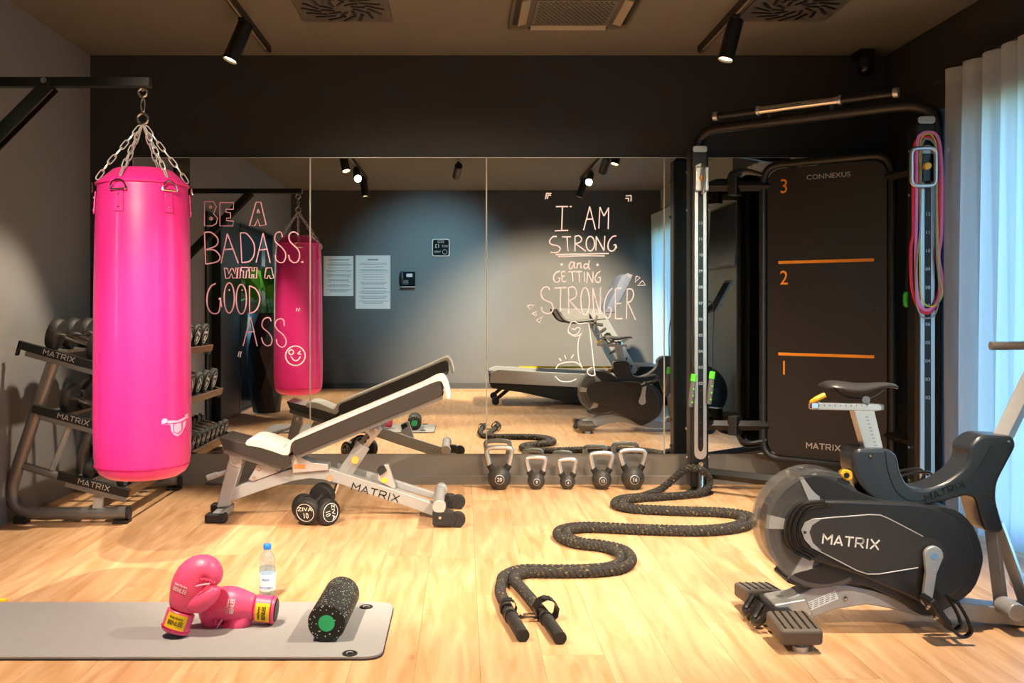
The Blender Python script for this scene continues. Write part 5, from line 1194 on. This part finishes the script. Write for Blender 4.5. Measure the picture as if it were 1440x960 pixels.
for tipi, sgn, R_b, W_b in ((0, 1, 0.034, 0.03), (len(path)-1, -1, 0.046, 0.058)):
    c_ = path[tipi+sgn*(34 if R_b < 0.04 else 33)]; d = (path[tipi+sgn*36]-path[tipi+sgn*30]).normalized(); q_ = Vector((0, 0, 1)).rotation_difference(d).to_matrix()
    c_ = c_+Vector((0.012 if R_b > 0.04 else 0, 0, R_b*0.35))
    n_ = 9; bnd = MB().lathe([(R_b, -W_b/2), (R_b, W_b/2), (R_b-0.004, W_b/2), (R_b-0.004, -W_b/2), (R_b, -W_b/2)], n_, c_, q_); bnd.f = bnd.f[:-2]; bnd.build('wrap_strap', M_black, rope, angle=60)
    MB().box(c_+Vector((0, -0.01, R_b)), (0.03, 0.035, 0.006)).build('strap_tab', M_black, rope, bevel=0.001)
c_ = G(744, 868, 0.01); MB().tube([c_+Vector((0.035*math.cos(x), 0.02*math.sin(x), 0.004)) for x in [2*math.pi*k/20 for k in range(20)]], 0.006, 6, closed=True).build('carabiner', M_chrome, rope)

# ------------------------------------------------------------------ exercise bike
YK = 3.54
def K(px, py, y=3.46): return P(px, py, y)
def kxz(l, y=3.46): return [(K(a, c, y).x, K(a, c, y).z) for a, c in l]
sm = lambda l, n=4: [(v.x, v.z) for v in catmull([Vector((x, 0, z)) for x, z in l], n, True)]
bike = thing('exercise_bike', 'black and silver indoor cycling bike, foreground right', 'exercise bike', (K(1270, 800).x, YK, 0))
fc = K(1156, 744, 3.47); FR = 82*3.47/F
q_ = Matrix.Rotation(math.pi/2, 3, 'X')
MB().lathe([(0.02, -0.03), (FR*0.5, -0.02), (FR*0.78, -0.02), (FR*0.80, -0.03), (FR*0.93, -0.03), (FR*0.93, 0.03), (FR*0.80, 0.03), (FR*0.78, 0.02), (FR*0.5, 0.02), (0.02, 0.03)], 48, (fc.x, YK, fc.z), q_).build('flywheel', mat('brown_grey_flywheel', (104, 92, 86), 0.28, 0.8, noise=0.1, nscale=30), bike, angle=30)
def arc(cx, cz, r, a0, a1, n=24): return [(cx+r*math.cos(math.radians(a0+(a1-a0)*k/n)), cz+r*math.sin(math.radians(a0+(a1-a0)*k/n))) for k in range(n+1)]
ring = arc(fc.x, fc.z, FR, 70, 300)+list(reversed(arc(fc.x, fc.z, FR*0.93, 70, 300)))
for (y0, y1) in ((3.462, 3.618),): MB().xz(ring, y0, y1).build('flywheel_guard', M_guard, bike)
for (y0, y1) in ((3.468, 3.474), (3.606, 3.612)):
    for a in (172, 105, 245):
        hw = 7 if a == 172 else 9; p = [(fc.x+FR*0.97*math.cos(math.radians(a+s*hw)), fc.z+FR*0.97*math.sin(math.radians(a+s*hw))) for s in (-1, 1)]+[(fc.x+FR*0.45*math.cos(math.radians(a+s*hw*1.2)), fc.z+FR*0.45*math.sin(math.radians(a+s*hw*1.2))) for s in (1, -1)]
        MB().xz(p, y0-0.002, y1+0.002).build('guard_spoke', M_silver, bike)
    MB().xz(arc(fc.x, fc.z, FR*0.985, 75, 290), y0+0.001, y1-0.001).build('guard_disc', M_guard, bike)
body_px = [(1130, 667), (1165, 671), (1200, 688), (1250, 706), (1300, 710), (1344, 717), (1370, 740), (1383, 775), (1382, 800), (1367, 833), (1327, 860), (1298, 866), (1256, 841), (1206, 822), (1153, 828), (1108, 820), (1118, 806), (1145, 798), (1165, 785), (1150, 765), (1140, 745), (1146, 722), (1172, 711), (1150, 697), (1138, 684)]
MB().xz([p for p in sm(kxz(body_px), 3)], 3.465, 3.615).build('shroud', M_bike, bike, bevel=0.012, seg=3)
MB().xz(sm(kxz([(1105, 748), (1112, 722), (1130, 707), (1165, 704), (1240, 706), (1310, 712), (1355, 740), (1370, 785), (1352, 828), (1312, 850), (1266, 834), (1205, 808), (1140, 787), (1115, 773)], 3.44), 4), 3.44, 3.64).build('belt_cover', M_bike, bike, bevel=0.010, seg=3)
for i, sc_ in enumerate((1.0, 0.93, 0.86)):
    pts = catmull([K(1130+(a-1130)*sc_+6*i, 748+(c-748)*sc_, 3.438) for a, c in ((1160, 705), (1128, 709), (1112, 725), (1106, 748), (1114, 772), (1140, 787))], 5)
    MB().tube(pts, 0.005, 8).build('rib', M_blackgloss, bike)
pan = [(1130, 746), (1135, 734), (1146, 730), (1222, 724), (1240, 725), (1298, 754), (1330, 775), (1330, 790), (1291, 798), (1234, 807), (1216, 806), (1141, 770), (1133, 760)]
MB().xz(kxz(pan, 3.437), 3.434, 3.442).build('side_panel', M_bikepanel, bike)
MB().xz(kxz([(1127, 745), (1132, 734), (1142, 730), (1156, 729), (1142, 738), (1138, 748), (1143, 763), (1155, 774), (1141, 769), (1131, 758)], 3.434), 3.432, 3.436).build('silver_tip', M_silver, bike)
MB().tube([K(a, c, 3.433) for a, c in ((1142, 730), (1222, 723.5), (1238, 724), (1250, 729), (1298, 754))], 0.0022, 6).build('silver_line', M_silver, bike)
MB().tube([K(a, c, 3.433) for a, c in ((1141, 769), (1205, 802), (1220, 807), (1236, 807), (1291, 798))], 0.0022, 6).build('silver_line', M_silver, bike)
MB().ball(K(1132, 748, 3.431), 0.006, 10, 6).build('bolt', M_black, bike)
a0 = K(1157, 757, 3.433); a1 = K(1236, 766, 3.433)
logo('lettering', M_white, bike, frame((a0+a1)/2, a1-a0, (0, 0, 1)), 0.20, 0.032)
# upper plastic frame
up_px = [(1206, 631), (1250, 631), (1262, 640), (1267, 665), (1276, 683), (1298, 689), (1327, 680), (1352, 662), (1364, 645), (1362, 628), (1380, 611), (1426, 613), (1430, 627), (1403, 678), (1401, 702), (1413, 745), (1405, 750), (1387, 749), (1379, 725), (1372, 700), (1358, 697), (1327, 706), (1298, 712), (1270, 717), (1242, 713), (1217, 692), (1200, 665), (1199, 641)]
MB().xz(round_poly(kxz(up_px, 3.475), 0.03, 4), 3.475, 3.605).build('upper_frame', M_bikeblue, bike, bevel=0.018, seg=3)
pl = [K(a, c, 3.473) for a, c in ((1245, 634), (1250, 665), (1262, 692), (1285, 704), (1320, 698), (1355, 680), (1378, 655), (1395, 625))]
MB().tube(catmull(pl, 5), 0.0016, 5).build('panel_seam', M_black, bike)
a0 = K(1303, 700, 3.472); a1 = K(1355, 680, 3.472)
logo('lettering', M_black, bike, frame((a0+a1)/2, a1-a0, (0, 0, 1)), 0.15, 0.022)
for a in ((1224, 641), (1418, 621)): MB().ball(K(*a, 3.472), 0.006, 10, 6).build('bolt', M_chrome, bike)
kn = K(1188, 667, 3.50); MB().xz(round_poly([(kn.x-0.025, kn.z), (kn.x-0.01, kn.z+0.022), (kn.x+0.022, kn.z+0.016), (kn.x+0.026, kn.z-0.012), (kn.x+0.004, kn.z-0.024)], 0.012), 3.485, 3.515).build('adjustment_knob', M_amber, bike, bevel=0.004)
MB().tube([(kn.x, 3.480, kn.z), (kn.x, 3.484, kn.z)], 0.010, 14).build('knob_hole', M_black, bike)
MB().tube([(kn.x+0.01, YK, kn.z), (kn.x+0.07, YK, kn.z-0.005)], 0.012, 10).build('knob_stem', M_black, bike)
# seat post, slider, saddle
MB().xz(kxz([(1201, 577), (1230, 577), (1243, 633), (1217, 633)], 3.515), 3.515, 3.565).build('seat_post', M_silver, bike, bevel=0.004)
MB().xz(kxz([(1145, 566), (1236, 568), (1240, 571), (1240, 577), (1232, 578), (1150, 576), (1144, 572)], 3.515), 3.515, 3.565).build('seat_slider', M_silver, bike, bevel=0.004)
for j in range(10):
    v = K(1152+j*7.5, 570, 3.514); MB().box(v, (0.0016, 0.001, 0.007)).build('scale_mark', M_ink, bike, smooth=False)
for j in range(9):
    v = K(1219+j*1.6, 586+j*5, 3.514); MB().box(v, (0.009, 0.001, 0.0016)).build('scale_mark', M_ink, bike, smooth=False)
MB().tube(catmull([K(1146, 571, 3.52), K(1141, 566, 3.515), K(1146, 562, 3.51), K(1160, 555, 3.51)], 5), [0.008]*10+[0.010]*6, 10).build('seat_lever', M_amber, bike)
MB().box(K(1144, 570, 3.52), (0.03, 0.03, 0.028)).build('slider_end', M_chrome, bike, bevel=0.005)
MB().box(K(1237, 572, 3.54), (0.02, 0.035, 0.022)).build('slider_end', M_darksteel, bike, bevel=0.004)
# saddle as a lofted shell: wide tail at the left, narrow nose at the right
sv = []; sf = []; ns = 12; nc = 14
top_c = [(1157, 541), (1164, 535.5), (1175, 534), (1190, 536), (1207, 538.5), (1222, 538.5), (1237, 537.5), (1250, 537.5), (1260, 539), (1264, 542), (1265.5, 545)]
wid = [0.045, 0.066, 0.074, 0.074, 0.062, 0.044, 0.031, 0.024, 0.021, 0.017, 0.008]; thk = [0.010, 0.020, 0.028, 0.034, 0.040, 0.036, 0.026, 0.022, 0.018, 0.014, 0.008]
b = MB(); N = len(top_c)
for i, (a, c) in enumerate(top_c):
    p = K(a, c, YK-0.02)
    for k in range(nc):
        x = 2*math.pi*k/nc; yy = wid[i]*math.cos(x); zz = thk[i]*0.5*(math.sin(x)-1)-(abs(yy)/0.07)**2*0.012
        sv.append((p.x, YK+yy, p.z+zz))
sf = [(i*nc+k, i*nc+(k+1) % nc, (i+1)*nc+(k+1) % nc, (i+1)*nc+k) for i in range(N-1) for k in range(nc)]+[tuple(reversed(range(nc))), tuple(range((N-1)*nc, N*nc))]
b.add(sv, sf); b.build('saddle', M_vinyl if False else mat('black_saddle_vinyl', (46, 44, 44), 0.38, noise=0.08), bike, sub=2)
for s in (-1, 1):
    MB().tube(catmull([K(1172, 546, YK+s*0.02), K(1188, 557, YK+s*0.022), K(1210, 560, YK+s*0.022), K(1228, 558, YK+s*0.02), K(1245, 547, YK+s*0.012)], 5), 0.0035, 8).build('saddle_rail', M_black, bike)
MB().tube([K(1218, 562, YK-0.03), K(1218, 562, YK+0.03)], 0.014, 14).build('saddle_clamp', M_chrome, bike)
# handlebar stem, handlebar, console
s0 = K(1405, 625, YK); s1 = s0+Vector((0.225, 0, 0.46))*0.86
MB().tube([s0, s1], 0.040, 4, flat=0.75).build('handlebar_stem', M_silver, bike, bevel=0.005)
hx, hz = s1.x, s1.z
MB().box((hx+0.01, YK, hz), (0.09, 0.09, 0.07)).build('stem_clamp', M_black, bike, bevel=0.015)
tip = K(1393, 486, 3.73)
for s in (-1, 1):
    hb = [(tip.x, YK+s*0.19, tip.z), (tip.x+0.08, YK+s*0.19, tip.z), (tip.x+0.14, YK+s*0.16, tip.z+0.01), (hx+0.02, YK+s*0.10, hz+0.035), (hx+0.03, YK, hz+0.035)]
    MB().tube(catmull(hb, 6), 0.0165, 12).build('handlebar', mat('grey_bar_grip', (116, 106, 96), 0.55, noise=0.1), bike)
    MB().tube(catmull([(hx+0.03, YK+s*0.06, hz+0.03), (hx+0.12, YK+s*0.08, hz+0.06), (hx+0.22, YK+s*0.09, hz+0.13)], 6), 0.0165, 12).build('bar_horn', M_rubber, bike)
cn = R_(1018, 417, YK); 
MB().box((2.44, YK, 1.27), (0.025, 0.24, 0.34), RY(0.5)).build('console', M_grip, bike, bevel=0.008)
MB().box((2.427, YK, 1.275), (0.006, 0.20, 0.27), RY(0.5)).build('console_screen', M_screen, bike, smooth=False)
MB().tube([(hx+0.04, YK, hz+0.02), (2.44, YK, 1.2)], 0.02, 8).build('console_arm', M_black, bike)
# lower frame
low = [(1100, 846), (1143, 826), (1188, 822), (1230, 830), (1273, 845), (1310, 850), (1345, 846), (1440, 858), (1520, 868), (1520, 892), (1440, 881), (1336, 872), (1291, 866), (1250, 855), (1219, 850), (1174, 857), (1130, 874), (1108, 866)]
MB().xz(kxz(low, 3.495), 3.495, 3.585).build('lower_beam', M_steel, bike, bevel=0.006)
sk = K(1160, 848, 3.493); MB().box((sk.x-0.02, 3.494, sk.z+0.004), (0.14, 0.0015, 0.032), RY(-0.40)).build('spec_sticker', M_paper, bike, smooth=False)
g = MB()
for i in range(6):
    for j in range(4): g.box((sk.x-0.075+i*0.021+(0.0), 3.4930, sk.z+0.004+(i-2.5)*0.009+(j-1.5)*0.007), (0.016, 0.0008, 0.0022), RY(-0.40))
g.build('sticker_print', mat('grey_ink', (110, 116, 124), 0.7), bike, smooth=False, kind='stuff')
MB().ball(K(1189, 841, 3.493), 0.009, 12, 6).build('bolt', M_chrome, bike)
# rear stabiliser with two ribbed foot pads
sx = 1.135
MB().box((sx+0.01, YK-0.02, 0.062), (0.075, 0.32, 0.045)).build('rear_bar', M_black, bike, bevel=0.012)
MB().xz(kxz([(1085, 846), (1130, 838), (1140, 862), (1110, 872), (1090, 862)], 3.50), 3.47, 3.61).build('rear_gusset', M_silver, bike, bevel=0.008)
for yc in (3.315, 3.715):
    pad = MB().box((sx+0.005, yc, 0.062), (0.145, 0.17, 0.056), RX(0.10 if yc < 3.5 else -0.10)).build('foot_pad', M_grip if False else mat('grey_brown_pad', (88, 78, 70), 0.6, noise=0.1), bike, bevel=0.014, seg=3)
    for j in range(5):
        Rg = RX(0.10 if yc < 3.5 else -0.10); MB().box(Vector((sx+0.005, yc, 0.062))+Rg @ Vector((-0.052+j*0.026, 0, 0.028)), (0.006, 0.14, 0.005), Rg).build('groove', M_black, pad, smooth=False)
    MB().lathe([(0.001, 0), (0.026, 0), (0.026, 0.018), (0.012, 0.022), (0.012, 0.05)], 18, (sx+0.01, yc+(-0.05 if yc < 3.5 else 0.05), 0)).build('levelling_foot', M_silver, bike)
for yc in (3.49, 3.60):
    MB().tube(catmull([(sx-0.04, yc-0.05, 0.08), (sx-0.075, yc-0.045, 0.035), (sx-0.078, yc+0.01, 0.03), (sx-0.04, yc+0.03, 0.08)], 6), 0.012, 8).build('carry_handle', M_black, bike)
# front fork and stabiliser
for dx in (0.0, 0.045):
    f0 = K(1397, 735, YK); f1 = K(1432, 860, YK)
    MB().tube([(f0.x+dx*0.5-0.01, YK, f0.z), (f1.x+dx*2.2-0.06, YK, f1.z)], 0.036 if dx == 0 else 0.034, 4, flat=0.8).build('fork_tube', M_steel if dx == 0 else M_alu, bike, bevel=0.006)
fx_ = K(1490, 870, YK).x
MB().tube([(fx_, YK-0.27, 0.085), (fx_, YK+0.27, 0.085)], 0.035, 16).build('front_bar', M_silver, bike)
for s in (-1, 1):
    MB().lathe([(0.001, 0), (0.03, 0), (0.03, 0.015), (0.012, 0.02), (0.012, 0.07)], 18, (fx_, YK+s*0.22, 0)).build('levelling_foot', M_black, bike)
    MB().tube([(fx_+0.07, YK+s*0.25, 0.05), (fx_+0.07, YK+s*0.28, 0.05)], 0.05, 20).build('transport_wheel', M_rubber, bike)
nb = K(1440, 868, 3.38); MB().tube([(nb.x-0.01, 3.40, 0.085), (nb.x-0.01, 3.50, 0.085)], 0.033, 16).build('frame_boss', M_silver, bike, bevel=0.006)
# cranks and pedals
ck = K(1311, 780, 3.42); pe = K(1305, 850, 3.40)
for s, a, c in ((-1, ck, pe), (1, ck, ck+(ck-pe))):
    y = 3.415 if s < 0 else 3.665
    pts = [(-0.034, 0), (-0.031, 0.014), (-0.024, 0.024), (-0.013, 0.031), (0, 0.034), (0.013, 0.031), (0.024, 0.024), (0.031, 0.014), (0.034, 0)]
    d = (Vector((c.x, 0, c.z))-Vector((a.x, 0, a.z))); L = d.length; d.normalize(); pn = Vector((-d.z, 0, d.x))
    poly = [Vector((a.x, 0, a.z))+pn*x-d*zv for x, zv in pts]+[Vector((a.x, 0, a.z))+d*L+pn*x for x in (0.014, -0.014)]
    poly = [Vector((a.x, 0, a.z))+pn*x-d*zv for x, zv in pts]+[Vector((a.x, 0, a.z))+d*(L*0.35)+pn*0.019, Vector((a.x, 0, a.z))+d*L+pn*0.017, Vector((a.x, 0, a.z))+d*(L+0.012), Vector((a.x, 0, a.z))+d*L-pn*0.017, Vector((a.x, 0, a.z))+d*(L*0.35)-pn*0.019]
    MB().prism([(v.x, y-0.010, v.z) for v in poly], [(v.x, y+0.010, v.z) for v in poly]).build('crank_arm', M_silver, bike, bevel=0.004)
    MB().tube([(a.x, y-0.013, a.z), (a.x, y-0.011, a.z)], 0.013, 14).build('crank_bolt', M_chrome, bike)
    pc = Vector((a.x, y, a.z))+d*L
    yo = y+s*0.06
    MB().tube([(pc.x, y, pc.z), (pc.x, yo+s*0.04, pc.z)], 0.009, 10).build('pedal_axle', M_chrome, bike)
    Rp = RY(0.95 if s < 0 else -0.3)
    MB().box((pc.x+0.005, yo, pc.z-0.005), (0.11, 0.085, 0.024), Rp).build('pedal_body', M_black, bike, bevel=0.006)
    for i in range(4):
        v = Rp @ Vector((-0.036+i*0.024, -0.02+0.04*(i % 2), -0.013)); MB().ball((pc.x+0.005+v.x, yo+v.y, pc.z-0.005+v.z), 0.008, 8, 6).build('pedal_cleat', M_chrome, bike)
    base_ = lambda u, v, w_: (pc.x+0.005+(Rp @ Vector((u, v, w_))).x, yo+v, pc.z-0.005+(Rp @ Vector((u, v, w_))).z)
    for vv in (-0.035, 0.035):
        MB().tube(catmull([base_(-0.05, vv, 0.0), base_(0.06, vv, 0.0), base_(0.11, vv, 0.015), base_(0.11, vv, 0.05), base_(0.06, vv, 0.065), base_(0.0, vv, 0.07)], 5), 0.006, 6, flat=2.0).build('toe_cage', M_black, bike)
    MB().tube([base_(0.0, -0.035, 0.07), base_(0.0, 0.035, 0.07)], 0.008, 8).build('toe_strap', M_black, bike)
MB().tube([(ck.x, 3.436, ck.z), (ck.x, 3.438, ck.z)], 0.055, 28).build('crank_cover', M_bikepanel, bike)
